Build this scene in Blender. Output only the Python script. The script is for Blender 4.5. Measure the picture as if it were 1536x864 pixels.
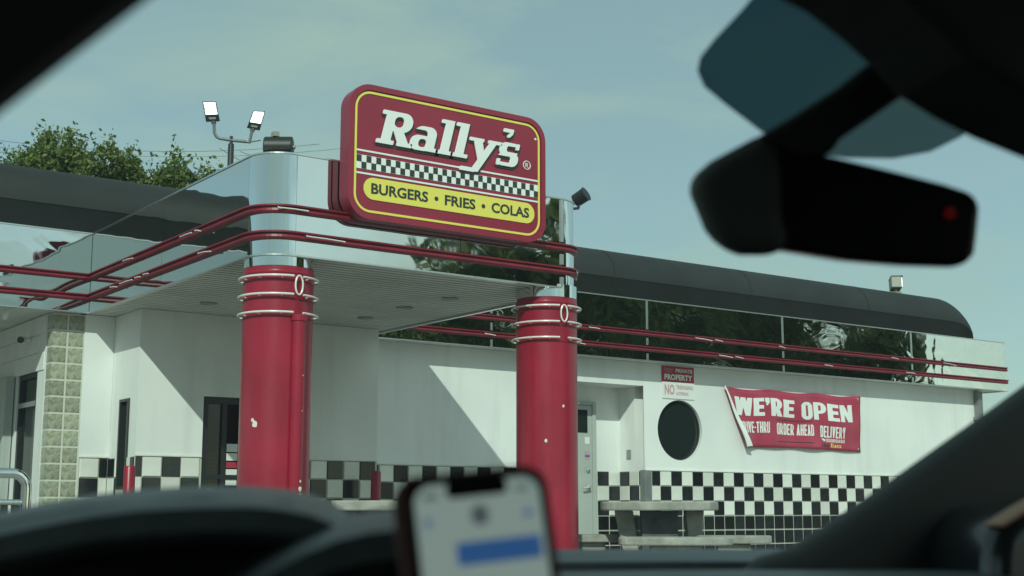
import bpy, bmesh, math, random
import numpy as np
from mathutils import Vector, Matrix

random.seed(7)
SC = bpy.context.scene
for o in list(bpy.data.objects):
    bpy.data.objects.remove(o, do_unlink=True)
COL = SC.collection
R = math.radians

# ------------------------------------------------------------------ camera
EYE = Vector((0, 0, 0.76))
FPX = 2011.59
PITCH, AR = R(9.3995), R(54.2471)
_F = Vector((math.cos(AR), math.sin(AR), 0)); _RT = Vector((math.sin(AR), -math.cos(AR), 0)); _U = Vector((0, 0, 1))
FW = _F * math.cos(PITCH) + _U * math.sin(PITCH)
UP = -_F * math.sin(PITCH) + _U * math.cos(PITCH)
cam = bpy.data.cameras.new('camera'); camo = bpy.data.objects.new('camera', cam); COL.objects.link(camo)
camo.matrix_world = Matrix(((_RT.x, UP.x, -FW.x, EYE.x), (_RT.y, UP.y, -FW.y, EYE.y), (_RT.z, UP.z, -FW.z, EYE.z), (0, 0, 0, 1)))
cam.sensor_width = 36; cam.lens = 36 * FPX / 1536
cam.clip_start = 0.02; cam.clip_end = 2000
cam.dof.use_dof = True; cam.dof.focus_distance = 11.5; cam.dof.aperture_fstop = 6.8
SC.camera = camo

# ------------------------------------------------------------------ sky, sun, exposure
SUN_TO = Vector((-0.96, -1.14, 1.0)).normalized()
elev = math.asin(SUN_TO.z); rot = math.atan2(-SUN_TO.x, SUN_TO.y)
world = bpy.data.worlds.new('World'); SC.world = world; world.use_nodes = True
nt = world.node_tree; nt.nodes.clear()
out = nt.nodes.new('ShaderNodeOutputWorld'); bg = nt.nodes.new('ShaderNodeBackground')
sky = nt.nodes.new('ShaderNodeTexSky'); sky.sky_type = 'NISHITA'; sky.sun_disc = False
sky.sun_elevation = elev; sky.sun_rotation = rot; sky.air_density = 1.0; sky.dust_density = 0.8; sky.ozone_density = 1.0
tc = nt.nodes.new('ShaderNodeTexCoord'); mp = nt.nodes.new('ShaderNodeMapping'); mp.inputs['Scale'].default_value = (1.0, 1.0, 3.4)
mp.inputs['Location'].default_value = (0.35, 0.1, 0.2)
nz = nt.nodes.new('ShaderNodeTexNoise'); nz.inputs['Scale'].default_value = 3.6; nz.inputs['Detail'].default_value = 7; nz.inputs['Roughness'].default_value = 0.55
nz.inputs['Distortion'].default_value = 0.4
rp = nt.nodes.new('ShaderNodeValToRGB'); rp.color_ramp.elements[0].color = (0.45, 0.45, 0.45, 1); rp.color_ramp.elements[0].position = 0.46; rp.color_ramp.elements[1].position = 0.74
rp.color_ramp.elements[1].color = (0.95, 0.95, 0.95, 1)
mx = nt.nodes.new('ShaderNodeMix'); mx.data_type = 'RGBA'
mx.inputs[7].default_value = (3.45, 3.95, 3.6, 1)
L = nt.links.new
L(tc.outputs['Generated'], mp.inputs['Vector']); L(mp.outputs[0], nz.inputs['Vector']); L(nz.outputs['Fac'], rp.inputs[0])
L(rp.outputs[0], mx.inputs[0]); L(sky.outputs[0], mx.inputs[6]); L(mx.outputs[2], bg.inputs[0]); L(bg.outputs[0], out.inputs[0])
bg.inputs[1].default_value = 0.15

sun = bpy.data.lights.new('sun', 'SUN'); suno = bpy.data.objects.new('sun', sun); COL.objects.link(suno)
sun.energy = 3.25; sun.angle = R(0.5); sun.color = (1.0, 0.95, 0.88)
suno.rotation_euler = SUN_TO.to_track_quat('Z', 'Y').to_euler(); suno.location = (0, 0, 30)

vs = SC.view_settings
vs.view_transform = 'Standard'; vs.look = 'None'; vs.exposure = 0.0; vs.gamma = 1.0; vs.use_curve_mapping = False
SC.cycles.max_bounces = 10; SC.cycles.transparent_max_bounces = 16
SC.cycles.caustics_reflective = False; SC.cycles.caustics_refractive = False

# ------------------------------------------------------------------ pixel helpers (photograph 1536x864)
def ray(px, py):
    return (FW * FPX + _RT * (px - 768) + UP * (432 - py)).normalized()
def hit(px, py, ax, v):
    d = ray(px, py); t = (v - EYE[ax]) / d[ax]
    return EYE + d * t
def hitp(px, py, p0, n):
    d = ray(px, py); t = (p0 - EYE).dot(n) / d.dot(n)
    return EYE + d * t

# ------------------------------------------------------------------ materials
def mat(name, col, rough=0.6, metal=0.0, **k):
    m = bpy.data.materials.new(name); m.use_nodes = True
    b = m.node_tree.nodes['Principled BSDF']
    b.inputs['Base Color'].default_value = (*col, 1); b.inputs['Roughness'].default_value = rough; b.inputs['Metallic'].default_value = metal
    if 'spec' in k: b.inputs['Specular IOR Level'].default_value = k['spec']
    if 'coat' in k: b.inputs['Coat Weight'].default_value = k['coat']; b.inputs['Coat Roughness'].default_value = k.get('coatr', 0.1)
    if 'emit' in k:
        b.inputs['Emission Color'].default_value = (*k['emit'], 1); b.inputs['Emission Strength'].default_value = k.get('es', 1)
    return m
def noise_col(m, c1, c2, scale, detail=6, lo=0.35, hi=0.7, coord='Object', vec=None, bump=0.0, bscale=None, rough=None):
    t = m.node_tree; b = t.nodes['Principled BSDF']
    tc = t.nodes.new('ShaderNodeTexCoord'); n = t.nodes.new('ShaderNodeTexNoise'); r = t.nodes.new('ShaderNodeValToRGB')
    n.inputs['Scale'].default_value = scale; n.inputs['Detail'].default_value = detail
    src = tc.outputs[coord]
    if vec:
        mp = t.nodes.new('ShaderNodeMapping'); mp.inputs['Scale'].default_value = vec; t.links.new(src, mp.inputs[0]); src = mp.outputs[0]
    t.links.new(src, n.inputs['Vector']); t.links.new(n.outputs['Fac'], r.inputs[0])
    r.color_ramp.elements[0].position = lo; r.color_ramp.elements[1].position = hi
    r.color_ramp.elements[0].color = (*c1, 1); r.color_ramp.elements[1].color = (*c2, 1)
    t.links.new(r.outputs[0], b.inputs['Base Color'])
    if bump:
        n2 = t.nodes.new('ShaderNodeTexNoise'); n2.inputs['Scale'].default_value = bscale or scale * 4; n2.inputs['Detail'].default_value = 4
        t.links.new(src, n2.inputs['Vector'])
        bp = t.nodes.new('ShaderNodeBump'); bp.inputs['Strength'].default_value = bump; bp.inputs['Distance'].default_value = 0.02
        t.links.new(n2.outputs['Fac'], bp.inputs['Height']); t.links.new(bp.outputs[0], b.inputs['Normal'])
    return m

M = {}
M['wall'] = noise_col(mat('white_stucco_paint', (0.8, 0.8, 0.78), 0.65), (0.70, 0.71, 0.69), (0.82, 0.82, 0.80), 0.9, 8, 0.25, 0.6, bump=0.06, bscale=60)
M['soffit'] = noise_col(mat('soffit_metal', (0.72, 0.72, 0.69), 0.5), (0.66, 0.66, 0.62), (0.76, 0.76, 0.72), 2, 5)
M['red'] = noise_col(mat('red_gloss_paint', (0.3, 0.008, 0.03), 0.36, coat=0.15, coatr=0.2, spec=0.35), (0.26, 0.006, 0.024), (0.34, 0.009, 0.034), 3, 6, bump=0.03, bscale=60)
M['red_dark'] = mat('dark_red_rubber', (0.16, 0.006, 0.018), 0.5)
M['redlip'] = noise_col(mat('red_band_enamel', (0.2, 0.007, 0.02), 0.42), (0.16, 0.005, 0.016), (0.24, 0.009, 0.026), 5)
M['cream'] = mat('white_glass_tube', (0.75, 0.72, 0.68), 0.25)
M['signred'] = noise_col(mat('sign_red_plastic', (0.27, 0.012, 0.035), 0.3), (0.25, 0.011, 0.034), (0.29, 0.013, 0.040), 2.0)
M['signwhite'] = mat('sign_white_plastic', (0.82, 0.82, 0.80), 0.35)
M['yellow'] = mat('sign_yellow_plastic', (0.80, 0.70, 0.12), 0.35)
M['ink'] = mat('black_print', (0.03, 0.035, 0.03), 0.5)
M['tile_black'] = noise_col(mat('black_glazed_tile', (0.012, 0.014, 0.016), 0.18), (0.010, 0.012, 0.014), (0.02, 0.022, 0.026), 12)
M['tile_white'] = noise_col(mat('white_glazed_tile', (0.78, 0.77, 0.72), 0.22), (0.70, 0.70, 0.64), (0.80, 0.79, 0.74), 6)
M['grout'] = mat('pale_grout', (0.52, 0.53, 0.46), 0.8)
M['roof'] = noise_col(mat('black_roof_membrane', (0.012, 0.016, 0.015), 0.65), (0.008, 0.011, 0.010), (0.016, 0.020, 0.019), 0.8, 8, bump=0.12, bscale=18)
M['concrete'] = noise_col(mat('cast_concrete', (0.34, 0.34, 0.30), 0.85), (0.24, 0.24, 0.21), (0.42, 0.41, 0.37), 7, 8, bump=0.3, bscale=60)
M['shadeconc'] = noise_col(mat('shade_darkened_concrete', (0.08, 0.09, 0.095), 0.8), (0.05, 0.06, 0.065), (0.12, 0.125, 0.13), 7, 8, bump=0.3, bscale=60)  # pedestal tone: shade under the tabletop put into the concrete colour
M['asphalt'] = noise_col(mat('worn_pale_asphalt', (0.3, 0.3, 0.3), 0.9), (0.20, 0.20, 0.19), (0.31, 0.305, 0.29), 1.2, 10, bump=0.4, bscale=80)
M['paving'] = noise_col(mat('concrete_paving', (0.45, 0.44, 0.42), 0.85), (0.30, 0.30, 0.27), (0.40, 0.39, 0.36), 1.5, 9, bump=0.2, bscale=60)
M['dkmetal'] = mat('dark_metal', (0.03, 0.032, 0.033), 0.45, 0.4)
M['greymetal'] = noise_col(mat('grey_metal', (0.28, 0.29, 0.29), 0.45, 0.5), (0.22, 0.23, 0.23), (0.32, 0.33, 0.33), 6)
M['alu'] = mat('aluminium_trim', (0.62, 0.63, 0.62), 0.3, 1.0)
M['doorgrey'] = noise_col(mat('grey_door_paint', (0.42, 0.45, 0.42), 0.5), (0.38, 0.41, 0.38), (0.45, 0.48, 0.45), 3)
M['paper'] = mat('white_paper', (0.75, 0.76, 0.74), 0.6)
M['inked_red'] = mat('red_print', (0.40, 0.03, 0.05), 0.5)
M['inked_pink'] = mat('faded_red_print', (0.55, 0.30, 0.30), 0.5)
M['blue'] = mat('blue_print', (0.05, 0.12, 0.45), 0.5)
M['banner'] = noise_col(mat('red_vinyl_banner', (0.40, 0.04, 0.08), 0.42), (0.38, 0.035, 0.075), (0.46, 0.05, 0.095), 3, bump=0.25, bscale=4)
M['pale'] = mat('pale_mortar', (0.62, 0.63, 0.55), 0.8)
M['dark'] = mat('dim_room_black', (0.012, 0.013, 0.014), 0.6)  # near-black that paints the dimness behind the door glass
M['wire'] = mat('black_cable', (0.02, 0.02, 0.02), 0.6)

def vary(m, amt):
    t = m.node_tree; b = t.nodes['Principled BSDF']; src = b.inputs['Base Color'].links[0].from_socket
    oi = t.nodes.new('ShaderNodeObjectInfo'); mr = t.nodes.new('ShaderNodeMapRange'); mr.inputs[3].default_value = 1-amt; mr.inputs[4].default_value = 1+amt*0.4
    mxn = t.nodes.new('ShaderNodeMix'); mxn.data_type = 'RGBA'; mxn.blend_type = 'MULTIPLY'; mxn.inputs[0].default_value = 1
    cmb = t.nodes.new('ShaderNodeCombineColor')
    t.links.new(oi.outputs['Random'], mr.inputs[0])
    for k in range(3): t.links.new(mr.outputs[0], cmb.inputs[k])
    t.links.new(src, mxn.inputs[6]); t.links.new(cmb.outputs[0], mxn.inputs[7]); t.links.new(mxn.outputs[2], b.inputs['Base Color'])
vary(M['tile_white'], 0.16); vary(M['tile_black'], 0.6)
def stains(m, col, amt, vec, scale, lo=0.5, hi=0.8):
    t = m.node_tree; b = t.nodes['Principled BSDF']; src = b.inputs['Base Color'].links[0].from_socket
    tc = t.nodes.new('ShaderNodeTexCoord'); mp = t.nodes.new('ShaderNodeMapping'); mp.inputs['Scale'].default_value = vec
    n = t.nodes.new('ShaderNodeTexNoise'); n.inputs['Scale'].default_value = scale; n.inputs['Detail'].default_value = 7; n.inputs['Roughness'].default_value = 0.6
    mr = t.nodes.new('ShaderNodeMapRange'); mr.inputs[1].default_value = lo; mr.inputs[2].default_value = hi; mr.inputs[3].default_value = 0; mr.inputs[4].default_value = amt
    mxn = t.nodes.new('ShaderNodeMix'); mxn.data_type = 'RGBA'; mxn.inputs[7].default_value = (*col, 1)
    t.links.new(tc.outputs['Object'], mp.inputs[0]); t.links.new(mp.outputs[0], n.inputs['Vector']); t.links.new(n.outputs['Fac'], mr.inputs[0])
    t.links.new(mr.outputs[0], mxn.inputs[0]); t.links.new(src, mxn.inputs[6]); t.links.new(mxn.outputs[2], b.inputs['Base Color'])
stains(M['wall'], (0.42, 0.41, 0.36), 0.42, (1, 1, 0.12), 3.2, 0.50, 0.85)
stains(M['wall'], (0.36, 0.36, 0.32), 0.35, (1, 1, 1), 9.0, 0.66, 0.80)
stains(M['roof'], (0.026, 0.032, 0.03), 0.6, (0.6, 1, 0.5), 1.6, 0.45, 0.75)
stains(M['red'], (0.40, 0.045, 0.07), 0.45, (1, 1, 0.25), 4.0, 0.5, 0.8)
stains(M['red'], (0.14, 0.01, 0.02), 0.5, (1, 1, 0.5), 14.0, 0.62, 0.8)
stains(M['soffit'], (0.45, 0.44, 0.39), 0.5, (1, 1, 1), 1.1, 0.45, 0.75)
def chrome(name, wav=0.010, scale=1.4, col=(0.60, 0.615, 0.60), rough=0.012, vec=(1, 1, 1)):
    m = mat(name, col, rough, 1.0); t = m.node_tree; b = t.nodes['Principled BSDF']
    tc = t.nodes.new('ShaderNodeTexCoord'); mp = t.nodes.new('ShaderNodeMapping'); mp.inputs['Scale'].default_value = vec
    n = t.nodes.new('ShaderNodeTexNoise'); n.inputs['Scale'].default_value = scale; n.inputs['Detail'].default_value = 2.0
    n.inputs['Roughness'].default_value = 0.45; n.inputs['Distortion'].default_value = 0.6
    bp = t.nodes.new('ShaderNodeBump'); bp.inputs['Strength'].default_value = 1.0; bp.inputs['Distance'].default_value = wav
    t.links.new(tc.outputs['Object'], mp.inputs[0]); t.links.new(mp.outputs[0], n.inputs['Vector']); t.links.new(n.outputs['Fac'], bp.inputs['Height'])
    t.links.new(bp.outputs[0], b.inputs['Normal'])
    n2 = t.nodes.new('ShaderNodeTexNoise'); n2.inputs['Scale'].default_value = 5; n2.inputs['Detail'].default_value = 8
    r = t.nodes.new('ShaderNodeMapRange'); r.inputs[1].default_value = 0.35; r.inputs[2].default_value = 0.8; r.inputs[3].default_value = rough; r.inputs[4].default_value = rough + 0.035
    t.links.new(tc.outputs['Object'], n2.inputs['Vector']); t.links.new(n2.outputs['Fac'], r.inputs[0]); t.links.new(r.outputs[0], b.inputs['Roughness'])
    return m
M['steel'] = chrome('mirror_stainless', 0.006, 1.7, vec=(1, 1, 1.5))
M['steel_flat'] = chrome('mirror_stainless_flat', 0.006, 1.2)
M['chrome'] = chrome('polished_chrome', 0.007, 3.6, col=(0.66, 0.68, 0.67), vec=(3, 3, 0.22))

def glass_mat(name, tint, gloss=0.06, rough=0.0, veil=0.0):
    m = bpy.data.materials.new(name); m.use_nodes = True; t = m.node_tree; t.nodes.clear()
    o = t.nodes.new('ShaderNodeOutputMaterial'); tr = t.nodes.new('ShaderNodeBsdfTransparent'); g = t.nodes.new('ShaderNodeBsdfGlossy'); mxs = t.nodes.new('ShaderNodeMixShader')
    tr.inputs[0].default_value = (*tint, 1); g.inputs['Roughness'].default_value = rough; mxs.inputs[0].default_value = gloss
    g.inputs[0].default_value = (0.9, 0.9, 0.9, 1)
    t.links.new(tr.outputs[0], mxs.inputs[1]); t.links.new(g.outputs[0], mxs.inputs[2]); t.links.new(mxs.outputs[0], o.inputs[0])
    if veil:
        d = t.nodes.new('ShaderNodeBsdfTranslucent'); d.inputs[0].default_value = (0.75, 0.9, 0.88, 1); m2 = t.nodes.new('ShaderNodeMixShader'); m2.inputs[0].default_value = veil  # translucent veil added to lift the dark tones seen through the glass
        t.links.new(mxs.outputs[0], m2.inputs[1]); t.links.new(d.outputs[0], m2.inputs[2]); t.links.new(m2.outputs[0], o.inputs[0])
    return m
M['windshield'] = glass_mat('green_tinted_windshield', (0.715, 0.90, 0.825), 0.015, 0.0, 0.022)
M['frit'] = glass_mat('dark_tinted_band', (0.045, 0.085, 0.10), 0.01, 0.1)
M['frit_pale'] = glass_mat('pale_tinted_band', (0.10, 0.135, 0.135), 0.01, 0.1)
M['sideglass'] = glass_mat('side_glass', (0.72, 0.84, 0.80), 0.03)
M['winglass'] = glass_mat('window_glass', (0.22, 0.27, 0.26), 0.03)
M['porthole'] = mat('porthole_glass', (0.012, 0.02, 0.018), 0.12, spec=0.6)
gb = mat('glass_block', (0.62, 0.66, 0.52), 0.12, spec=0.7)
noise_col(gb, (0.22, 0.235, 0.16), (0.50, 0.50, 0.38), 22, 3, 0.32, 0.68, bump=0.5, bscale=30)
M['gblock'] = gb; vary(gb, 0.25)

def leaf_mat(name, c1, c2, c3, trl=0.35):
    m = mat(name, c1, 0.5); t = m.node_tree; b = t.nodes['Principled BSDF']
    g = t.nodes.new('ShaderNodeNewGeometry'); r = t.nodes.new('ShaderNodeValToRGB')
    r.color_ramp.elements[0].color = (*c1, 1); r.color_ramp.elements[1].color = (*c3, 1)
    e = r.color_ramp.elements.new(0.6); e.color = (*c2, 1)
    t.links.new(g.outputs['Random Per Island'], r.inputs[0]); t.links.new(r.outputs[0], b.inputs['Base Color'])
    tr = t.nodes.new('ShaderNodeBsdfTranslucent'); t.links.new(r.outputs[0], tr.inputs[0])
    mxs = t.nodes.new('ShaderNodeMixShader'); mxs.inputs[0].default_value = trl
    o = t.nodes['Material Output']
    t.links.new(b.outputs[0], mxs.inputs[1]); t.links.new(tr.outputs[0], mxs.inputs[2]); t.links.new(mxs.outputs[0], o.inputs[0])
    return m
M['leaf'] = leaf_mat('green_leaves', (0.065, 0.105, 0.022), (0.135, 0.19, 0.042), (0.24, 0.28, 0.08))
M['leaf_dark'] = leaf_mat('dark_green_leaves', (0.08, 0.125, 0.035), (0.12, 0.17, 0.05), (0.22, 0.25, 0.08), 0.6)
M['bark'] = noise_col(mat('bark', (0.09, 0.07, 0.05), 0.9), (0.05, 0.04, 0.03), (0.13, 0.10, 0.075), 8, bump=0.6)
M['carblack'] = noise_col(mat('black_car_trim', (0.005, 0.006, 0.006), 0.8), (0.004, 0.005, 0.005), (0.007, 0.008, 0.008), 30)
M['dash'] = noise_col(mat('dashboard_vinyl', (0.08, 0.08, 0.08), 0.42), (0.058, 0.076, 0.078), (0.08, 0.10, 0.104), 40, bump=0.15, bscale=300)
M['pillar'] = mat('dark_pillar_trim', (0.038, 0.046, 0.043), 0.7)
M['gloss'] = mat('gloss_black', (0.008, 0.008, 0.009), 0.2)
M['carpaint'] = mat('dark_car_paint', (0.03, 0.032, 0.036), 0.25, 0.3, coat=0.6)
M['led'] = mat('red_led', (0.3, 0.0, 0.0), 0.4, emit=(0.8, 0.0, 0.02), es=0.022)
M['lamp'] = mat('lit_led_panel', (0.9, 0.9, 0.9), 0.4, emit=(1.0, 1.0, 0.95), es=3.0)
M['screen'] = mat('lit_phone_screen', (0.05, 0.05, 0.05), 0.3, emit=(0.42, 0.56, 0.51), es=0.43)
M['screen_blue'] = mat('lit_blue_bar', (0.02, 0.02, 0.05), 0.3, emit=(0.025, 0.09, 0.24), es=0.75)
M['screen_grey'] = mat('lit_grey_icon', (0.05, 0.05, 0.05), 0.3, emit=(0.05, 0.07, 0.07), es=1.0)
M['case'] = mat('brown_phone_case', (0.085, 0.024, 0.016), 0.6)
M['tan'] = mat('tan_plastic', (0.45, 0.27, 0.18), 0.6)
M['floodgrey'] = mat('weathered_lamp_housing', (0.30, 0.30, 0.25), 0.5)

# ------------------------------------------------------------------ object helpers
def tag(o, label=None, cat=None, group=None, kind=None):
    if label: o['label'] = label
    if cat: o['category'] = cat
    if group: o['group'] = group
    if kind: o['kind'] = kind
    return o
LOC = {}
def thing(name, loc, label, cat, group=None):
    o = bpy.data.objects.new(name, None); COL.objects.link(o); o.location = loc; o.empty_display_size = 0.2
    LOC[o.name] = Vector(loc)
    return tag(o, label, cat, group)
def adopt(o, parent):
    o.parent = parent
    o.matrix_parent_inverse = Matrix.Translation(-LOC.get(parent.name, Vector((0, 0, 0))))
def mesh_obj(name, me, m=None, parent=None, loc=None):
    if m is not None and not me.materials: me.materials.append(m)
    o = bpy.data.objects.new(name, me); COL.objects.link(o)
    if loc is not None: o.location = loc
    if parent is not None: adopt(o, parent)
    if loc is not None: LOC[o.name] = Vector(loc)
    return o

class MB:
    def __init__(s): s.v = []; s.f = []
    def add(s, vs, fs):
        n = len(s.v); s.v += [tuple(v) for v in vs]; s.f += [tuple(n + i for i in f) for f in fs]; return s
    def box(s, x0, x1, y0, y1, z0, z1):
        return s.add([(x0,y0,z0),(x1,y0,z0),(x1,y1,z0),(x0,y1,z0),(x0,y0,z1),(x1,y0,z1),(x1,y1,z1),(x0,y1,z1)],
                     [(0,3,2,1),(4,5,6,7),(0,1,5,4),(1,2,6,5),(2,3,7,6),(3,0,4,7)])
    def obox(s, c, ux, uy, uz, hx, hy, hz):
        c, ux, uy, uz = Vector(c), Vector(ux), Vector(uy), Vector(uz); vs = []
        for z in (-1, 1):
            for x, y in ((-1,-1),(1,-1),(1,1),(-1,1)): vs.append(c + ux*hx*x + uy*hy*y + uz*hz*z)
        return s.add(vs, [(0,3,2,1),(4,5,6,7),(0,1,5,4),(1,2,6,5),(2,3,7,6),(3,0,4,7)])
    def prism(s, pts, ext):
        n = len(pts); e = Vector(ext); a = [Vector(p) for p in pts]
        return s.add(a + [p + e for p in a], [tuple(range(n))[::-1], tuple(range(n, 2*n))] + [(i, (i+1) % n, n+(i+1) % n, n+i) for i in range(n)])
    def tube(s, pts, r, seg=10, closed=False, cap=True):
        pts = [Vector(p) for p in pts]; n = len(pts); rs = r if isinstance(r, (list, tuple)) else [r]*n
        rings = []; prev = None
        for i, p in enumerate(pts):
            if closed: t = pts[(i+1) % n] - pts[i-1]
            else: t = pts[min(i+1, n-1)] - pts[max(i-1, 0)]
            t.normalize()
            if prev is None:
                a = t.orthogonal().normalized()
            else:
                a = (prev - t * prev.dot(t)); a = a.normalized() if a.length > 1e-6 else t.orthogonal().normalized()
            prev = a; b = t.cross(a)
            rings.append([p + (a*math.cos(2*math.pi*k/seg) + b*math.sin(2*math.pi*k/seg))*rs[i] for k in range(seg)])
        vs = [v for q in rings for v in q]; fs = []
        for i in range(n if closed else n-1):
            j = (i+1) % n
            for k in range(seg): fs.append((i*seg+k, i*seg+(k+1) % seg, j*seg+(k+1) % seg, j*seg+k))
        if cap and not closed: fs += [tuple(range(seg))[::-1], tuple(range((n-1)*seg, n*seg))]
        return s.add(vs, fs)
    def lathe(s, c, prof, seg=48, axis=(0,0,1)):
        c = Vector(c); w = Vector(axis).normalized(); a = w.orthogonal().normalized(); b = w.cross(a); vs = []; fs = []; m = len(prof)
        for (r, h) in prof:
            for k in range(seg): vs.append(c + w*h + (a*math.cos(2*math.pi*k/seg) + b*math.sin(2*math.pi*k/seg))*r)
        for i in range(m-1):
            for k in range(seg): fs.append((i*seg+k, i*seg+(k+1) % seg, (i+1)*seg+(k+1) % seg, (i+1)*seg+k))
        fs += [tuple(range(seg))[::-1], tuple(range((m-1)*seg, m*seg))]
        return s.add(vs, fs)
    def build(s, name, m, parent=None, smooth=False, bevel=0, seg=2, origin=None):
        me = bpy.data.meshes.new(name)
        vs = s.v if origin is None else [tuple(Vector(v) - Vector(origin)) for v in s.v]
        me.from_pydata(vs, [], s.f); me.update()
        bm = bmesh.new(); bm.from_mesh(me); bmesh.ops.recalc_face_normals(bm, faces=bm.faces); bm.to_mesh(me); bm.free()
        if smooth:
            for p in me.polygons: p.use_smooth = True
            try: me.set_sharp_from_angle(angle=R(38))
            except Exception: pass
        o = mesh_obj(name, me, m, parent, origin)
        if bevel:
            b = o.modifiers.new('bevel', 'BEVEL'); b.width = bevel; b.segments = seg; b.limit_method = 'ANGLE'; b.angle_limit = R(35)
        return o

def copy_tree(o, parent=None, inv=True):
    c = o.copy(); COL.objects.link(c)
    if parent is not None: c.parent = parent
    for ch in list(o.children): copy_tree(ch, c)
    return c

def arc(cx, cy, r, a0, a1, n=10):
    return [(cx + r*math.cos(R(a0 + (a1-a0)*i/n)), cy + r*math.sin(R(a0 + (a1-a0)*i/n))) for i in range(n+1)]

def offset_path(path, d):
    """offset a 2D polyline to its right by d, with mitres"""
    res = []; n = len(path)
    for i, p in enumerate(path):
        p = Vector(p)
        ns = []
        if i > 0: t = (p - Vector(path[i-1])).normalized(); ns.append(Vector((t.y, -t.x)))
        if i < n-1: t = (Vector(path[i+1]) - p).normalized(); ns.append(Vector((t.y, -t.x)))
        nn = sum(ns, Vector((0, 0))).normalized(); k = 1 / max(0.3, nn.dot(ns[0]))
        res.append(p + nn*d*k)
    return res
def sweep(mb, path, prof):
    _p = None
    path = [p for i, p in enumerate(path) if i == 0 or (Vector(p)-Vector(path[i-1])).length > 1e-4]
    """prof: closed loop of (offset, z)"""
    offs = [offset_path(path, d) for d, z in prof]; n = len(path); m = len(prof)
    vs = [(offs[j][i].x, offs[j][i].y, prof[j][1]) for i in range(n) for j in range(m)]
    fs = [(i*m+j, i*m+(j+1) % m, (i+1)*m+(j+1) % m, (i+1)*m+j) for i in range(n-1) for j in range(m)]
    fs += [tuple(range(m)), tuple(range((n-1)*m, n*m))[::-1]]
    mb.add(vs, fs); return mb

# text -------------------------------------------------------------
def text_polys(s, offset=0.0, extrude=0.0, spacing=1.0):
    cu = bpy.data.curves.new('t', 'FONT'); cu.body = s; cu.offset = offset; cu.extrude = extrude; cu.resolution_u = 3; cu.space_character = spacing
    ob = bpy.data.objects.new('t', cu); COL.objects.link(ob)
    dg = bpy.context.evaluated_depsgraph_get(); me = bpy.data.meshes.new_from_object(ob.evaluated_get(dg))
    vs = np.array([v.co[:] for v in me.vertices]); fs = [tuple(p.vertices) for p in me.polygons]
    bpy.data.objects.remove(ob); bpy.data.meshes.remove(me); bpy.data.curves.remove(cu)
    return vs, fs
def cut_mesh(me, dx, dy):
    bm = bmesh.new(); bm.from_mesh(me)
    xs = [v.co.x for v in bm.verts]; ys = [v.co.y for v in bm.verts]
    for lo, hi, d, n in ((min(xs), max(xs), dx, (1,0,0)), (min(ys), max(ys), dy, (0,1,0))):
        k = lo + d
        while k < hi:
            bmesh.ops.bisect_plane(bm, geom=list(bm.verts)+list(bm.edges)+list(bm.faces), plane_co=Vector(n)*k, plane_no=n, dist=1e-6); k += d
    bm.to_mesh(me); bm.free()
def put_text(name, s, O, u, v, n, w, h, m, parent, offset=0.02, depth=0.0, spacing=1.0, warp=None, label=None):
    """fit the word into w x h on the plane O + u,v, normal n"""
    vs, fs = text_polys(s, offset, 0.05 if depth else 0.0, spacing)
    lo, hi = vs.min(0), vs.max(0)
    P = []
    for q in vs:
        a = (q[0]-lo[0])/(hi[0]-lo[0])*w; b = (q[1]-lo[1])/(hi[1]-lo[1])*h; c = ((q[2]+0.05)/0.1*depth) if depth else 0.0
        if warp: P.append(warp(O, a, b, c))
        else: P.append(tuple(O + u*a + v*b + n*c))
    me = bpy.data.meshes.new(name); me.from_pydata(P, [], fs); me.update()
    return mesh_obj(name, me, m, parent)

# ------------------------------------------------------------------ levels and planes of the restaurant
ZB, ZT = 2.494, 3.199                 # under side and top of the mirror fascia
ZS1, ZS2 = 2.806, 2.622               # the two red bands
XL, XR, YF = 3.84, 6.645, 8.23         # canopy: left, right, front faces
YFAS, YW = 11.77, 12.0                # fascia and wall planes of the long front
XEND, XFEND = 17.13, 17.47
RC = 0.243
C1 = (XL + 0.25, YF + 0.25); C2 = (6.435, YF + 0.235)
TS = 0.1737                           # tile module
TTOP = 1.215

# ------------------------------------------------------------------ ground
def sheet(name, x0, x1, y0, y1, z, m, kind='structure', n=1):
    mb = MB(); mb.add([(x0,y0,z),(x1,y0,z),(x1,y1,z),(x0,y1,z)], [(0,1,2,3)])
    o = mb.build(name, m); tag(o, kind=kind); return o
sheet('parking_lot', -600, 600, -600, 600, -0.25, M['asphalt'])
pav = MB().box(1.6, 24, 7.2, 40, -0.6, 0.0).build('pavement', M['paving'], bevel=0.02); tag(pav, kind='structure')
kerb = MB().box(1.44, 1.597, 7.0, 40, -0.6, 0.012).box(1.6, 24, 7.0, 7.197, -0.6, 0.012).build('kerb', M['concrete'], bevel=0.015); tag(kerb, kind='structure')
for i in range(6):
    x = -8 + i*2.9
    sheet('bay_line' if i == 0 else 'bay_line', x, x+0.1, 1.4, 6.2, -0.246, M['paper'])

# ------------------------------------------------------------------ restaurant
rest = thing('restaurant', (10.5, 12, 0), 'white drive-in restaurant with checkered tile base, mirror steel band and red columns', 'restaurant')

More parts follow.
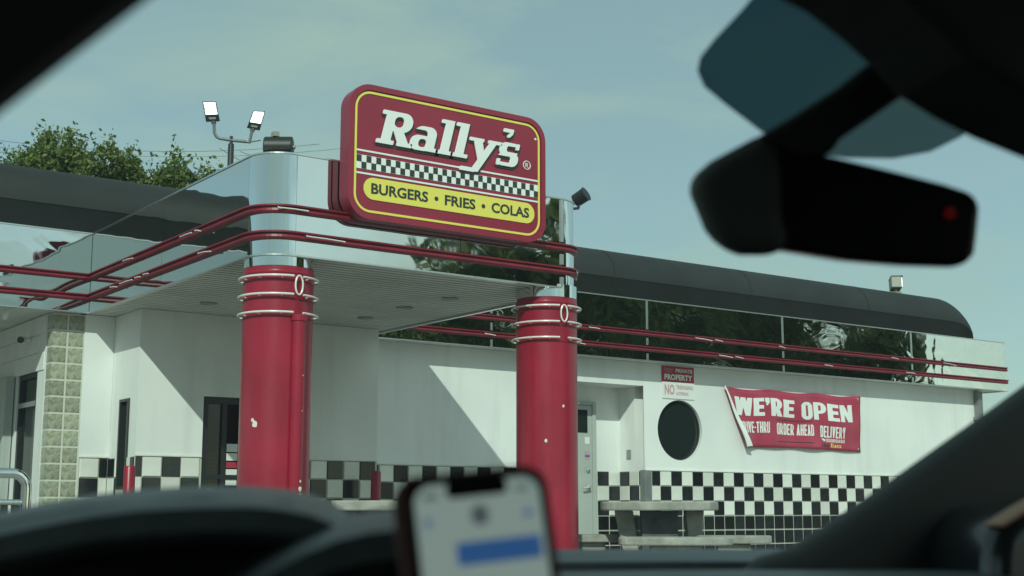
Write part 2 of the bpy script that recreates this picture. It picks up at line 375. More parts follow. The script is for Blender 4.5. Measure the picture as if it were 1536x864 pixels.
# tiles -----------------------------------------------------------
def tile_mesh(w, h, d, m, name, g=0.003):
    b = 0.006; W, H = w/2-g, h/2-g
    vs = [(-W,0,-H),(W,0,-H),(W,0,H),(-W,0,H),(-W+b,-d,-H+b),(W-b,-d,-H+b),(W-b,-d,H-b),(-W+b,-d,H-b)]
    fs = [(4,5,6,7),(0,1,5,4),(1,2,6,5),(2,3,7,6),(3,0,4,7)]
    me = bpy.data.meshes.new(name); me.from_pydata(vs, [], fs); me.update(); me.materials.append(m); return me
TM = {}
def tile(parent, x, y, z, w, h, black, rot=0, g=0.003):
    k = (round(w, 3), round(h, 3), black, g)
    if k not in TM: TM[k] = tile_mesh(w, h, 0.011, M['tile_black' if black else 'tile_white'], 'tile', g)
    o = bpy.data.objects.new('tile', TM[k]); COL.objects.link(o); o.location = (x, y, z); o.rotation_euler = (random.uniform(-.006, .006), 0, rot + random.uniform(-.006, .006))
    adopt(o, parent); return o
def tile_field(parent, fixed, a0, a1, phase_at, rows, axis='x', black0=0, solid_from=3, single_rows=5, single_to=1e9):
    """rows of tiles between a0 and a1 along an axis; phase_at is a tile joint; black0: colour of the tile right of it in the top row"""
    rest_mb = {True: MB(), False: MB()}
    i0 = math.floor((a0 - phase_at)/TS); i1 = math.ceil((a1 - phase_at)/TS)
    for r in range(rows):
        z1 = TTOP - r*TS
        for i in range(i0, i1):
            p, q = max(a0, phase_at + i*TS), min(a1, phase_at + (i+1)*TS)
            if q - p < 0.02: continue
            blk = ((i + r + black0) % 2 == 1) or r >= solid_from
            c = (p+q)/2
            if r >= single_rows or p > single_to:
                g = 0.007 if r >= solid_from else 0.003
                if axis == 'x': rest_mb[blk].box(p+g, q-g, fixed-0.010, fixed, z1-TS+g, z1-g)
                else: rest_mb[blk].box(fixed-0.010, fixed, p+g, q-g, z1-TS+g, z1-g)
            elif axis == 'x': tile(parent, c, fixed, z1 - TS/2, q-p, TS, blk, 0, 0.007 if r >= solid_from else 0.003)
            else: tile(parent, fixed, c, z1 - TS/2, q-p, TS, blk, R(-90))
    far_tiles(parent, rest_mb)
            
GR = 0.004
def far_tiles(parent, mbs):
    for blk, mb in mbs.items():
        if mb.f: tag(mb.build('tile', M['tile_black' if blk else 'tile_white'], parent), kind='stuff')
def wall_x(x0, x1, y, thick=0.2, z0=0.0, z1=ZB, label=None):
    w = MB().box(x0, x1, y, y+thick, z0, z1).build('wall', M['wall'], rest)
    if label: w['label'] = label
    return w
# long right wall: pieces round the porthole (a real round opening)
PX, PZ, PR = 11.14, 1.71, 0.362
mb = MB()
XA, XB = 10.56, 11.75
mb.box(XB, XEND, YW, YW+0.2, 0, ZB).box(XEND-0.2, XEND, YW+0.2, 26, 0, ZB)
N = 64; ring = []; sq = []
for k in range(N):
    a = 2*math.pi*k/N; c, s = math.cos(a), math.sin(a)
    ring.append((PX + PR*c, PZ + PR*s))
    ts = []
    if c > 1e-9: ts.append((XB - PX)/c)
    if c < -1e-9: ts.append((XA - PX)/c)
    if s > 1e-9: ts.append((ZB - PZ)/s)
    if s < -1e-9: ts.append((0.0 - PZ)/s)
    t = min(ts); sq.append((PX + t*c, PZ + t*s))
corners = {}
vs = [(x, YW, z) for x, z in ring] + [(x, YW, z) for x, z in sq] + [(x, YW+0.16, z) for x, z in ring]
fs = []
for k in range(N):
    j = (k+1) % N
    fs.append((k, N+k, N+j, j)); fs.append((k, j, 2*N+j, 2*N+k))
# corner triangles of the square
for (cx, cz) in ((XA, 0.0), (XB, 0.0), (XB, ZB), (XA, ZB)):
    for k in range(N):
        j = (k+1) % N; a, b = sq[k], sq[j]
        onx = lambda p: abs(p[0]-cx) < 1e-6
        onz = lambda p: abs(p[1]-cz) < 1e-6
        if (onx(a) and onz(b) and not onz(a)) or (onz(a) and onx(b) and not onx(a)):
            vs.append((cx, YW, cz)); fs.append((N+k, len(vs)-1, N+j))
mb.add(vs, fs)
wallR = mb.build('wall', M['wall'], rest); wallR['label'] = 'long white wall with the round window and the banner'
wallR_grout = MB().box(XA, XEND, YW-GR, YW-0.0005, -0.002, TTOP+0.004).build('grout_bed', M['grout'], wallR)
tile_field(wallR, YW-GR, XA+0.11, XEND-0.01, 10.80, 7, 'x', 0, single_to=14.95)
capm = MB().box(XA+0.01, XEND, YW-0.018, YW-0.0045, TTOP+0.0045, TTOP+0.016).build('tile_cap', M['tile_white'], wallR)
# porthole
pw = MB().lathe((PX, YW+0.14, PZ), [(PR-0.001, -0.085), (PR-0.001, -0.07)], 64, (0,1,0)).build('round_window', M['porthole'], rest)
rg = MB(); rg.tube([(PX + (PR-0.006)*math.cos(2*math.pi*k/64), YW+0.050, PZ + (PR-0.006)*math.sin(2*math.pi*k/64)) for k in range(64)], 0.012, 8, True).build('frame', M['dkmetal'], pw, True)
# recess with the grey door
RX0, RX1, RY, RZ = 8.95, 10.56, 12.45, 2.215
lint = MB().box(6.52, RX1-0.0005, YW, YW+0.2, RZ, ZB).box(6.52, RX0, YW, YW+0.2, 0, RZ).build('wall', M['wall'], rest)
lint['label'] = 'white wall left of the door recess'
MB().box(6.53, RX0, YW-GR, YW-0.0005, -0.002, TTOP+0.004).build('grout_bed', M['grout'], lint)
tile_field(lint, YW-GR, 6.53, 8.9, 6.44, 4, 'x', 1)
MB().box(6.53, RX0, YW-0.018, YW-0.0045, TTOP+0.0045, TTOP+0.016).build('tile_cap', M['tile_white'], lint)
backw = MB().box(RX0-0.2, RX1+0.2, RY, RY+0.15, 0, ZB).box(RX0-0.2, RX0, YW+0.2, RY, 0, ZB).box(RX1, RX1+0.2, YW+0.162, RY, 0, ZB).box(RX0, RX1, YW+0.2, RY, RZ+0.003, RZ+0.08).build('recess_wall', M['wall'], rest)
MB().box(10.20, RX1-0.004, RY-GR, RY-0.0005, -0.002, TTOP).build('grout_bed', M['grout'], backw)
tile_field(backw, RY-GR, 10.21, RX1-0.006, 10.21, 7, 'x', 1)
MB().box(RX1-GR, RX1-0.0005, YW+0.06, RY-0.01, -0.002, TTOP).build('grout_bed', M['grout'], backw)
tile_field(backw, RX1-GR, YW+0.07, RY-0.012, RY-0.012, 7, 'y', 0)
guard = MB().box(RX1-0.012, RX1+0.10, YW-0.012, YW-0.003, 0, TTOP+0.01).box(RX1-0.012, RX1-0.003, YW-0.003, YW+0.07, 0, TTOP+0.01).build('corner_guard', M['greymetal'], rest)
dr = MB().box(9.22, 10.10, RY-0.045, RY-0.004, 0.02, 1.985).build('door', M['doorgrey'], rest, bevel=0.004); dr['label'] = 'grey metal door in the recess'
MB().box(10.1005, 10.155, RY-0.06, RY-0.003, 0, 2.03).box(9.165, 9.2195, RY-0.06, RY-0.003, 0, 2.03).box(9.22, 10.10, RY-0.06, RY-0.003, 1.988, 2.03).build('door_frame', M['doorgrey'], dr, bevel=0.003)
MB().box(9.40, 10.03, RY-0.049, RY-0.0455, 1.66, 1.93).build('pane', M['porthole'], dr)
h = MB(); h.lathe((10.03, RY-0.046, 1.02), [(0.032, 0), (0.03, 0.014), (0.012, 0.018), (0.012, 0.05)], 20, (0,-1,0)); h.tube([(10.03, RY-0.095, 1.02), (9.99, RY-0.1, 1.015), (9.92, RY-0.1, 1.01)], 0.010, 8)
h.build('handle', M['chrome'], dr, True)
MB().lathe((10.03, RY-0.046, 1.22), [(0.03, 0), (0.027, 0.014), (0.02, 0.018)], 20, (0,-1,0)).build('deadbolt', M['chrome'], dr, True)
MB().box(9.99, 10.06, RY-0.0475, RY-0.0455, 1.53, 1.61).build('notice', M['paper'], dr)
MB().box(9.99, 10.06, RY-0.0475, RY-0.0455, 1.40, 1.445).box(9.99, 10.06, RY-0.0475, RY-0.0455, 1.35, 1.375).build('sticker', M['inked_pink'], dr)
MB().box(9.99, 10.06, RY-0.0475, RY-0.0455, 1.376, 1.399).build('sticker', M['blue'], dr)
sw = MB().box(RX1-0.012, RX1-0.0005, 12.24, 12.31, 1.36, 1.47).build('outlet', M['greymetal'], rest, bevel=0.003)

# bay under the canopy
BY, BX0, BX1 = 11.28, 4.14, 6.52
bay = MB().box(BX0, 4.745, BY, BY+0.15, 0, ZB).box(4.745, 5.68, BY, BY+0.15, 1.76, ZB).box(5.68, BX1, BY, YW+0.2, 0, ZB).box(BX0, BX0+0.12, BY+0.15, 11.46, 0, ZB).box(BX0, BX0+0.12, 11.70, 11.93, 0, ZB).box(BX0, BX0+0.12, 11.46, 11.70, 0, 0.94).box(BX0, BX0+0.12, 11.46, 11.70, 1.725, ZB).build('wall', M['wall'], rest)
bay['label'] = 'white bay wall under the canopy with the glass door'
MB().box(BX0-0.0005, 4.74, BY-GR, BY-0.0005, -0.002, TTOP+0.004).build('grout_bed', M['grout'], bay)
MB().box(5.69, BX1, BY-GR, BY-0.0005, -0.002, TTOP+0.004).build('grout_bed', M['grout'], bay)
tile_field(bay, BY-GR, BX0, 4.735, 4.205, 4, 'x', 0)
tile_field(bay, BY-GR, 5.70, BX1-0.002, 5.81, 4, 'x', 0)
MB().box(BX0-0.004, 4.74, BY-0.018, BY-0.0045, TTOP+0.0045, TTOP+0.016).box(5.69, BX1, BY-0.018, BY-0.0045, TTOP+0.0045, TTOP+0.016).build('tile_cap', M['tile_white'], bay)
MB().box(BX0-GR, BX0-0.0005, BY+0.002, 11.925, -0.002, 0.93).box(BX0-GR, BX0-0.0005, BY+0.002, 11.45, 0.93, TTOP).box(BX0-GR, BX0-0.0005, 11.71, 11.925, 0.93, TTOP).build('grout_bed', M['grout'], bay)
tile_field(bay, BX0-GR, BY, 11.45, BY+0.09, 4, 'y', 0)
tile_field(bay, BX0-GR, 11.71, 11.92, 11.92, 4, 'y', 0)
slot = MB().box(BX0-0.012, BX0+0.05, 11.46, 11.488, 0.94, 1.725).box(BX0-0.012, BX0+0.05, 11.672, 11.70, 0.94, 1.725).box(BX0-0.012, BX0+0.05, 11.488, 11.672, 1.70, 1.725).box(BX0-0.012, BX0+0.05, 11.488, 11.672, 0.94, 0.965).build('window', M['dkmetal'], rest)
slot['label'] = 'narrow dark slot window in the side of the bay'
MB().box(BX0+0.02, BX0+0.03, 11.489, 11.671, 0.966, 1.699).build('pane', M['porthole'], slot)
# glass door with frame
bd = MB()
for a, b in ((4.746, 4.80), (5.62, 5.679)): bd.box(a, b, BY+0.02, BY+0.09, 0.0, 1.757)
bd.box(4.80, 5.62, BY+0.02, BY+0.09, 1.70, 1.757).box(4.80, 5.62, BY+0.02, BY+0.09, 0.0, 0.10).box(4.80, 5.62, BY+0.03, BY+0.08, 1.03, 1.07).box(4.94, 4.985, BY+0.03, BY+0.08, 0.10, 1.03).box(4.94, 4.985, BY+0.03, BY+0.08, 1.07, 1.70)
bdoor = bd.build('door', M['dkmetal'], rest); bdoor['label'] = 'dark framed glass door behind the red column'
MB().box(4.80, 5.62, BY+0.052, BY+0.058, 0.10, 1.70).build('pane', M['winglass'], bdoor)
nz_ = lambda y_: hit(350, y_, 1, BY+0.04).z
for (c, d, k) in ((678, 666, 'paper'), (691, 680, 'paper'), (702, 693, 'inked_red'), (728, 704, 'paper')):
    MB().box(4.995, 5.10, BY+0.040, BY+0.044, nz_(c), nz_(d)).build('notice', M[k], bdoor)
put_text('print', 'HIRING', Vector((5.0, BY+0.038, nz_(720))), Vector((1,0,0)), Vector((0,0,1)), Vector((0,-1,0)), 0.095, 0.04, M['inked_red'], bdoor, 0.03)
st = MB().lathe((4.855, BY+0.046, 0.90), [(0.05, 0), (0.05, 0.003)], 24, (0,-1,0)).build('round_sticker', M['paper'], bdoor)
MB().box(4.815, 4.895, BY+0.041, BY+0.0425, 0.895, 0.915).build('round_sticker', M['inked_red'], bdoor)
MB().box(4.815, 4.895, BY+0.041, BY+0.0425, 0.868, 0.888).build('round_sticker', M['blue'], bdoor)
# black panels added behind the glass; the dim room is in their colour
rm = MB().box(4.4, 6.3, 12.6, 12.65, 0, 2.4).build('dim_room_panel', M['dark'], rest)
MB().box(4.68, 4.72, BY+0.16, 12.6, 0, 2.4).box(5.72, 5.76, BY+0.16, 12.6, 0, 2.4).box(4.72, 5.72, BY+0.16, 12.6, 1.85, 1.9).build('dim_room_panel', M['dark'], rest)
sh = MB()
for k in range(6): sh.box(4.80, 4.95, BY+0.17, BY+0.20, 1.07+k*0.036, 1.088+k*0.036)
sh.build('blind', M['paper'], rest)

# left part: segment with glass blocks at the corner and the side wall
SY = 11.93; GX0 = 3.57
seg = MB().box(3.866, BX0-0.001, SY, SY+0.15, 0, ZB).build('wall', M['wall'], rest); seg['label'] = 'narrow white wall between the glass blocks and the bay'
MB().box(3.868, BX0-0.006, SY-GR, SY-0.0005, -0.002, TTOP+0.004).build('grout_bed', M['grout'], seg)
tile_field(seg, SY-GR, 3.87, BX0-0.012, 4.05, 4, 'x', 1)
MB().box(3.868, BX0-0.006, SY-0.018, SY-0.0045, TTOP+0.0045, TTOP+0.016).build('tile_cap', M['tile_white'], seg)
# glass blocks
BW = 0.147
gcol = MB().box(GX0+0.012, 3.864, SY+0.012, SY+0.14, 0.2, ZB-0.001).build('glass_block_corner', M['pale'], rest)
gme = {}
def gblock(x, y, z, rot):
    if 0 not in gme:
        bm = bmesh.new(); w, hh = BW/2-0.008, BW/2-0.008; n = 5; g = []
        for i in range(n+1):
            for j in range(n+1):
                u, v = i/n*2-1, j/n*2-1
                g.append(bm.verts.new((u*w, -0.006*(1-u**4)*(1-v**4) , v*hh)))
        for i in range(n):
            for j in range(n): bm.faces.new([g[i*(n+1)+j], g[(i+1)*(n+1)+j], g[(i+1)*(n+1)+j+1], g[i*(n+1)+j+1]])
        me = bpy.data.meshes.new('glass_block'); bm.to_mesh(me); bm.free(); me.materials.append(M['gblock'])
        for p in me.polygons: p.use_smooth = True
        gme[0] = me
    o = bpy.data.objects.new('glass_block', gme[0]); COL.objects.link(o); o.location = (x, y, z); o.rotation_euler = (0, 0, rot); adopt(o, gcol)
for r in range(14):
    z = ZB - BW*(r+0.5) - 0.01
    for i in range(2): gblock(GX0 + BW*(i+0.5), SY+0.011, z, 0)
    gblock(GX0+0.011, SY+BW*0.5, z, R(-90))
# side wall (faces -X) with block courses, door with transom and white panel
side = MB()
side.box(GX0+0.002, GX0+0.2, SY+BW, 12.28, 0, ZB).box(GX0+0.002, GX0+0.2, 12.28, 12.90, 2.0, ZB).box(GX0+0.002, GX0+0.2, 12.90, 26, 0, ZB)
sidew = side.build('wall', M['wall'], rest); sidew['label'] = 'side wall of pale blocks left of the glass blocks'
cb = bpy.data.meshes.new('block')
for r in range(3):
    z1 = ZB - 0.005 - r*0.166
    for i in range(14):
        y0 = 12.09 + i*0.33 + (0.165 if r % 2 else 0)
        MBx = MB().box(GX0-0.008, GX0+0.0015, y0+0.003, y0+0.327, z1-0.162, z1-0.002)
        if i == 0 and r == 0: cb_o = MBx.build('block', M['wall'], sidew, origin=(GX0, y0+0.165, z1-0.08)); continue
        o = cb_o.copy(); COL.objects.link(o); o.location = (GX0, y0+0.165, z1-0.08)
sd = MB().box(GX0+0.02, GX0+0.08, 12.281, 12.33, 0, 1.998).box(GX0+0.02, GX0+0.08, 12.85, 12.899, 0, 1.998).box(GX0+0.02, GX0+0.08, 12.33, 12.85, 1.95, 1.998).build('door', M['dkmetal'], rest)
sd['label'] = 'dark side door with a transom pane'
MB().box(GX0+0.01, GX0+0.085, 12.33, 12.85, 1.69, 1.735).build('transom_bar', M['alu'], sd)
MB().box(GX0+0.05, GX0+0.06, 12.33, 12.85, 1.735, 1.95).box(GX0+0.05, GX0+0.06, 12.33, 12.85, 0.02, 1.69).build('pane', M['porthole'], sd)
MB().box(GX0-0.09, GX0-0.01, 12.95, 13.9, 0.0, 2.0).build('side_panel', M['doorgrey'], rest, bevel=0.006)

# soffits -----------------------------------------------------------
sf = MB(); y = YF + 0.03; pit = 0.088
def corner_in(y, r): d = y - YF; return r - math.sqrt(max(0.0, r*r - (r-d)**2)) if d < r else 0.0
while y < SY:
    sf.box(XL+0.015+corner_in(y, 0.245), XR-0.02-corner_in(y, 0.22), y, y+pit-0.030, ZB+0.004, ZB+0.05); y += pit
MB().box(XL+0.30, XR-0.26, YF+0.03, YF+0.30, ZB+0.008, ZB+0.06).box(XL+0.02, XR-0.03, YF+0.3005, SY, ZB+0.008, ZB+0.06).build('soffit_backing', M['dkmetal'], rest)
sfo = sf.build('soffit_slat', M['soffit'], rest); tag(sfo, kind='stuff'); sfo['label'] = 'grooved pale soffit of the canopy'
sl = MB(); y = YFAS + 0.02
while y < 24:
    sl.box(-3, XL-0.02, y, y+0.095, ZB+0.004, ZB+0.03); y += 0.105
sl.box(-3, XL-0.02, YFAS+0.02, 24, ZB+0.016, ZB+0.04)
slo = sl.build('soffit_slat', M['soffit'], rest); tag(slo, kind='stuff'); slo['label'] = 'soffit over the side wall'
MB().box(XR+0.0, XFEND, YFAS+0.01, YW+0.1, ZB+0.003, ZB+0.03).box(XEND+0.001, XFEND, YW+0.1, 26, ZB+0.003, ZB+0.03).build('soffit', M['wall'], rest)
for (px, py) in ((313, 455), (548, 477), (607, 462), (675, 448), (430, 470)):
    p = hit(px, py, 2, ZB)
    l = MB().lathe((p.x, p.y, ZB+0.012), [(0.055, 0), (0.075, 0.002), (0.075, 0.016), (0.058, 0.016)], 24, (0,0,-1)).build('recessed_light', M['greymetal'], rest, True)
    MB().lathe((p.x, p.y, ZB-0.004), [(0.05, 0), (0.05, 0.002)], 20, (0,0,-1)).build('lens', M['floodgrey'], l)

# mirror fascia -----------------------------------------------------
rc = 0.245
prof = [(-0.03, ZB), (0, ZB), (0, ZT), (-0.03, ZT)]
def fascia(path, m=M['steel'], name='fascia_panel'):
    o = sweep(MB(), path, prof).build(name, m, rest, len(path) > 3); return o
g = 0.002
for a, b in ((-3.0, 0.4), (0.4, 2.05), (2.05, XL-0.001)): fascia([(a+g, YFAS), (b-g, YFAS)])
for a, b in ((YFAS-0.001, 10.07), (10.07, YF+rc)): fascia([(XL, a-g), (XL, b+g)], M['steel_flat'])
fascia([(XL, YF+rc), *arc(XL+rc, YF+rc, rc, 180, 270, 14)], M['chrome'], 'corner_trim')
for a, b in ((XL+rc, 5.45), (5.45, XR-0.225)): fascia([(a+g, YF), (b-g, YF)], M['steel_flat'])
fascia([(XR-0.22, YF), *arc(XR-0.22, YF+0.22, 0.22, 270, 360, 12)], M['chrome'], 'corner_trim')
fascia([(XR, YF+0.225), (XR, YFAS-0.001)])
for a, b in ((XR+0.002, 8.2), (8.2, 10.434), (10.434, 12.732), (12.732, 15.3), (15.3, XFEND)): fascia([(a+g, YFAS), (b-g, YFAS)])
fascia([(XFEND+0.001, YFAS+0.001), (XFEND+0.001, 26)])
# thin trims: top edge and seams
path_all = [(-3, YFAS), (XL, YFAS), (XL, YF+rc), *arc(XL+rc, YF+rc, rc, 180, 270, 12), (XR-0.22, YF), *arc(XR-0.22, YF+0.22, 0.22, 270, 360, 8), (XR, YFAS-0.002)]
path_wall = [(XR+0.003, YFAS), (XFEND, YFAS), (XFEND, 26)]
for p in (path_all, path_wall):
    sweep(MB(), p, [(-0.035, ZT+0.0005), (0.008, ZT+0.0005), (0.008, ZT+0.012), (-0.035, ZT+0.012)]).build('top_trim', M['alu'], rest)
    sweep(MB(), p, [(-0.03, ZB-0.0125), (0.009, ZB-0.0125), (0.009, ZB-0.0005), (-0.03, ZB-0.0005)]).build('bottom_trim', M['alu'], rest)
for x in (8.2, 10.434, 12.732, 15.3):
    for (z0, z1) in ((ZB, ZS2-0.05), (ZS2+0.05, ZS1-0.05), (ZS1+0.05, ZT-0.002)): MB().box(x-0.012, x+0.012, YFAS-0.006, YFAS-0.0005, z0, z1).build('seam_strip', M['alu'], rest)
MB().box(XR-0.25, XR-0.223, YF-0.010, YF-0.0005, ZB, ZS2-0.05).box(XR-0.25, XR-0.223, YF-0.010, YF-0.0005, ZS2+0.05, ZS1-0.05).box(XR-0.25, XR-0.223, YF-0.010, YF-0.0005, ZS1+0.05, ZT-0.002).build('seam_strip', M['alu'], rest)
# red bands: C-channel with a glass tube in it, broken here and there
def band(path, z):
    h, d = 0.029, 0.044
    pr = [(0.0005, z-h), (d*0.55, z-h+0.003), (d*0.74, z-0.014), (d*0.66, z+0.002), (d*0.50, z+0.009), (d*0.50, z+0.015), (d*1.0, z+0.016), (d*1.0, z+h-0.004), (d*0.9, z+h), (0.0005, z+h)]
    b = sweep(MB(), path, pr).build('red_band', M['redlip'], rest)
    return b
def along(path, d):
    for a, b in zip(path[:-1], path[1:]):
        a, b = Vector(a), Vector(b); l = (b-a).length
        if d <= l: t = (b-a)/l; return a + t*d, t
        d -= l
    t = (Vector(path[-1])-Vector(path[-2])).normalized(); return Vector(path[-1]), t
rnd = random.Random(11)
for p, z in ((path_all, ZS1), (path_all, ZS2), (path_wall[:2], ZS1), (path_wall[:2], ZS2)):
    b = band(p, z)
    p = [v for i, v in enumerate(p) if i == 0 or (Vector(v)-Vector(p[i-1])).length > 1e-4]
    q = offset_path(p, 0.030); q = [(v.x, v.y) for v in q]
    tot = sum((Vector(q[i+1])-Vector(q[i])).length for i in range(len(q)-1))
    mb = MB(); d = rnd.uniform(0.2, 0.5)
    while d < tot - 0.5:
        L_ = rnd.uniform(0.10, 0.30)
        a, t = along(q, d); c, _ = along(q, d + L_)
        dz = rnd.uniform(-0.026, 0.0); n = Vector((t.y, -t.x))*0.022
        mb.tube([(a.x+n.x*0.7, a.y+n.y*0.7, z+0.006), (a.x+n.x, a.y+n.y, z-0.001), ((a.x+c.x)/2+n.x*1.1, (a.y+c.y)/2+n.y*1.1, z+dz*0.3), (c.x+n.x, c.y+n.y, z+dz)], 0.0055, 6)
        d += L_ + rnd.choice([0.06, 1.0, 1.5, 2.1])
    mb.build('broken_glass_tube', M['cream'], b, True)

# roof: body of the building and the dark barrel parapet
MB().box(GX0+0.01, XEND, YW+0.5, 26, ZB+0.05, 3.10).build('roof_deck', M['roof'], rest)
MB().box(XL+0.095, XR-0.095, YF+0.095, YW+0.49, ZT-0.14, ZT-0.10).build('canopy_roof', M['roof'], rest)
def barrel(x0, x1, round_end, name, label):
    # quarter-round profile swept along X; the far end is rounded the same way in plan
    y0, z0, zt, r = 12.05, 3.10, 3.89, 0.40
    prof = [(y0+0.10, z0), (y0+0.015, zt-r-0.01), (y0+0.002, zt-r+0.005)] + [(y0 + r - r*math.cos(R(a)), zt - r + r*math.sin(R(a))) for a in range(10, 91, 10)] + [(y0+1.6, zt+0.02)]
    rx, rz = 0.46, 0.40
    rows = [[(x, y, z) for y, z in prof] for x in np.linspace(x0, x1 - (rx if round_end else 0), 14)]
    if round_end:
        for a in range(6, 91, 7):
            sn, cs = math.sin(R(a)), math.cos(R(a)); k = (zt - rz*(1-cs) - z0)/(zt - z0)
            rows.append([(x1 - rx + rx*sn, y, z0 + (z - z0)*k) for y, z in prof])
        rows.append([(x1, y, z0) for y, z in prof])
    m = len(prof); vs = [v for r_ in rows for v in r_]
    fs = [(i*m+j, i*m+j+1, (i+1)*m+j+1, (i+1)*m+j) for i in range(len(rows)-1) for j in range(m-1)]
    o = MB().add(vs, fs).build(name, M['roof'], rest, True); o['label'] = label
    return o
barrel(6.2, 17.13, True, 'barrel_roof', 'long black rounded roof edge over the right wall')
barrel(-4, 5.2, False, 'barrel_roof', 'black rounded roof edge on the left behind the canopy')

for x in (7.9, 10.2, 12.5, 14.8):
    pr = [(12.145, 3.2), (12.06, 3.47)] + [(12.05 + 0.4 - 0.4*math.cos(R(a)), 3.49 + 0.4*math.sin(R(a))) for a in range(0, 91, 10)]
    mb = MB(); vs = []
    for y, z in pr: vs += [(x-0.012, y-0.004, z+0.003), (x+0.012, y-0.004, z+0.003)]
    mb.add(vs, [(2*i, 2*i+1, 2*i+3, 2*i+2) for i in range(len(pr)-1)]).build('roof_seam', M['roof'], rest)
# columns -----------------------------------------------------------
def column(c, label, pipe, chips):
    zc = 2.415
    col = MB().lathe((c[0], c[1], 0), [(RC, -0.1), (RC, zc)], 64).build('column', M['red'], rest, True); col['label'] = label
    MB().lathe((c[0], c[1], zc+0.0005), [(RC+0.003, 0), (RC+0.003, ZB-zc+0.02)], 64).build('chrome_collar', M['chrome'], col, True)
    MB().lathe((c[0], c[1], zc-0.05), [(RC+0.004, 0), (RC+0.006, 0.01), (RC+0.004, 0.02)], 64).build('rim', M['red'], col, True)
    def rg(z, r, a0, a1, n=60): return [(c[0] + r*math.cos(R(a0+(a1-a0)*i/n)), c[1] + r*math.sin(R(a0+(a1-a0)*i/n)), z) for i in range(n+1)]
    a = math.degrees(math.atan2(-c[1], -c[0])) + 30     # where the ends meet, right of the face seen from the drive
    for k, z in enumerate((2.342, 2.215, 2.09)):
        t = MB(); t.tube(rg(z, RC+0.032, a+8, a+352), 0.0078, 8)
        for s in range(10):
            b = R(a + 20 + s*35); t.tube([(c[0]+RC*math.cos(b), c[1]+RC*math.sin(b), z-0.012), (c[0]+(RC+0.032)*math.cos(b), c[1]+(RC+0.032)*math.sin(b), z-0.006)], 0.005, 5)
        t.build('glass_ring', M['cream'], col, True)
        MB().lathe((c[0], c[1], z-0.035), [(RC+0.001, 0), (RC+0.004, 0.006), (RC+0.001, 0.012)], 64).build('ring_groove', M['red_dark'], col, True)
    lp = MB(); b = R(a)
    tt = Vector((-math.sin(b), math.cos(b), 0)); pc = Vector((c[0]+(RC+0.035)*math.cos(b), c[1]+(RC+0.035)*math.sin(b), 2.28))
    for s in (1, -1): lp.tube([pc + tt*0.029*s*math.sin(math.pi*i/12) + Vector((0, 0, 0.066*math.cos(math.pi*i/12))) for i in range(13)], 0.0065, 7)
    lp.build('glass_loop', M['cream'], col, True)
    if pipe:
        b = R(a + 4); p = Vector((c[0]+(RC+0.012)*math.cos(b), c[1]+(RC+0.012)*math.sin(b), 0))
        MB().lathe(p, [(0.048, -0.1), (0.048, 2.03), (0.056, 2.035), (0.056, 2.075), (0.03, 2.08)], 24).build('conduit', M['red'], col, True)
        for (dz, s) in ((0.86, 0.020), (0.90, 0.030), (0.95, 0.014), (1.42, 0.006), (1.66, 0.007)):
            q = p + Vector((0.049*math.cos(b+0.25), 0.049*math.sin(b+0.25), dz)); chip(q, s*0.55, col, b)
    for (px, py, s) in chips:
        d = ray(px, py); oc = EYE - Vector((c[0], c[1], 0)); A = d.x**2+d.y**2; B = 2*(oc.x*d.x+oc.y*d.y); Cc = oc.x**2+oc.y**2-(RC+0.0015)**2
        t = (-B - math.sqrt(max(0.0, B*B-4*A*Cc)))/(2*A); q = EYE + d*t; b = math.atan2(q.y-c[1], q.x-c[0]); chip(q, s, col, b)
    return col
def chip(q, s, par, b):
    n = Vector((math.cos(b), math.sin(b), 0)); t = Vector((-n.y, n.x, 0)); rr = random.Random(int(q.z*997))
    pts = [q + t*(s*rr.uniform(.6, 1.1)*math.cos(2*math.pi*k/9)) + Vector((0, 0, s*1.3*rr.uniform(.6, 1.1)*math.sin(2*math.pi*k/9))) for k in range(9)]
    MB().prism(pts, n*0.002).build('paint_chip', M['cream'], par)
column(C1, 'red column with a pipe at the left corner of the canopy', True, [(382, 636, 0.024), (379, 630, 0.012), (436, 645, 0.012)])
column(C2, 'red column without a pipe at the right corner of the canopy', False, [(845, 609, 0.011), (819, 661, 0.012), (868, 606, 0.010)])

# downspout at the far end
dsp = MB().box(XEND-0.16, XEND-0.06, YW-0.09, YW-0.005, 0, ZB-0.02).build('downspout', M['greymetal'], rest, bevel=0.01)
MB().box(XEND-0.19, XEND-0.03, YW-0.10, YW-0.003, 2.05, 2.10).build('bracket', M['greymetal'], rest)

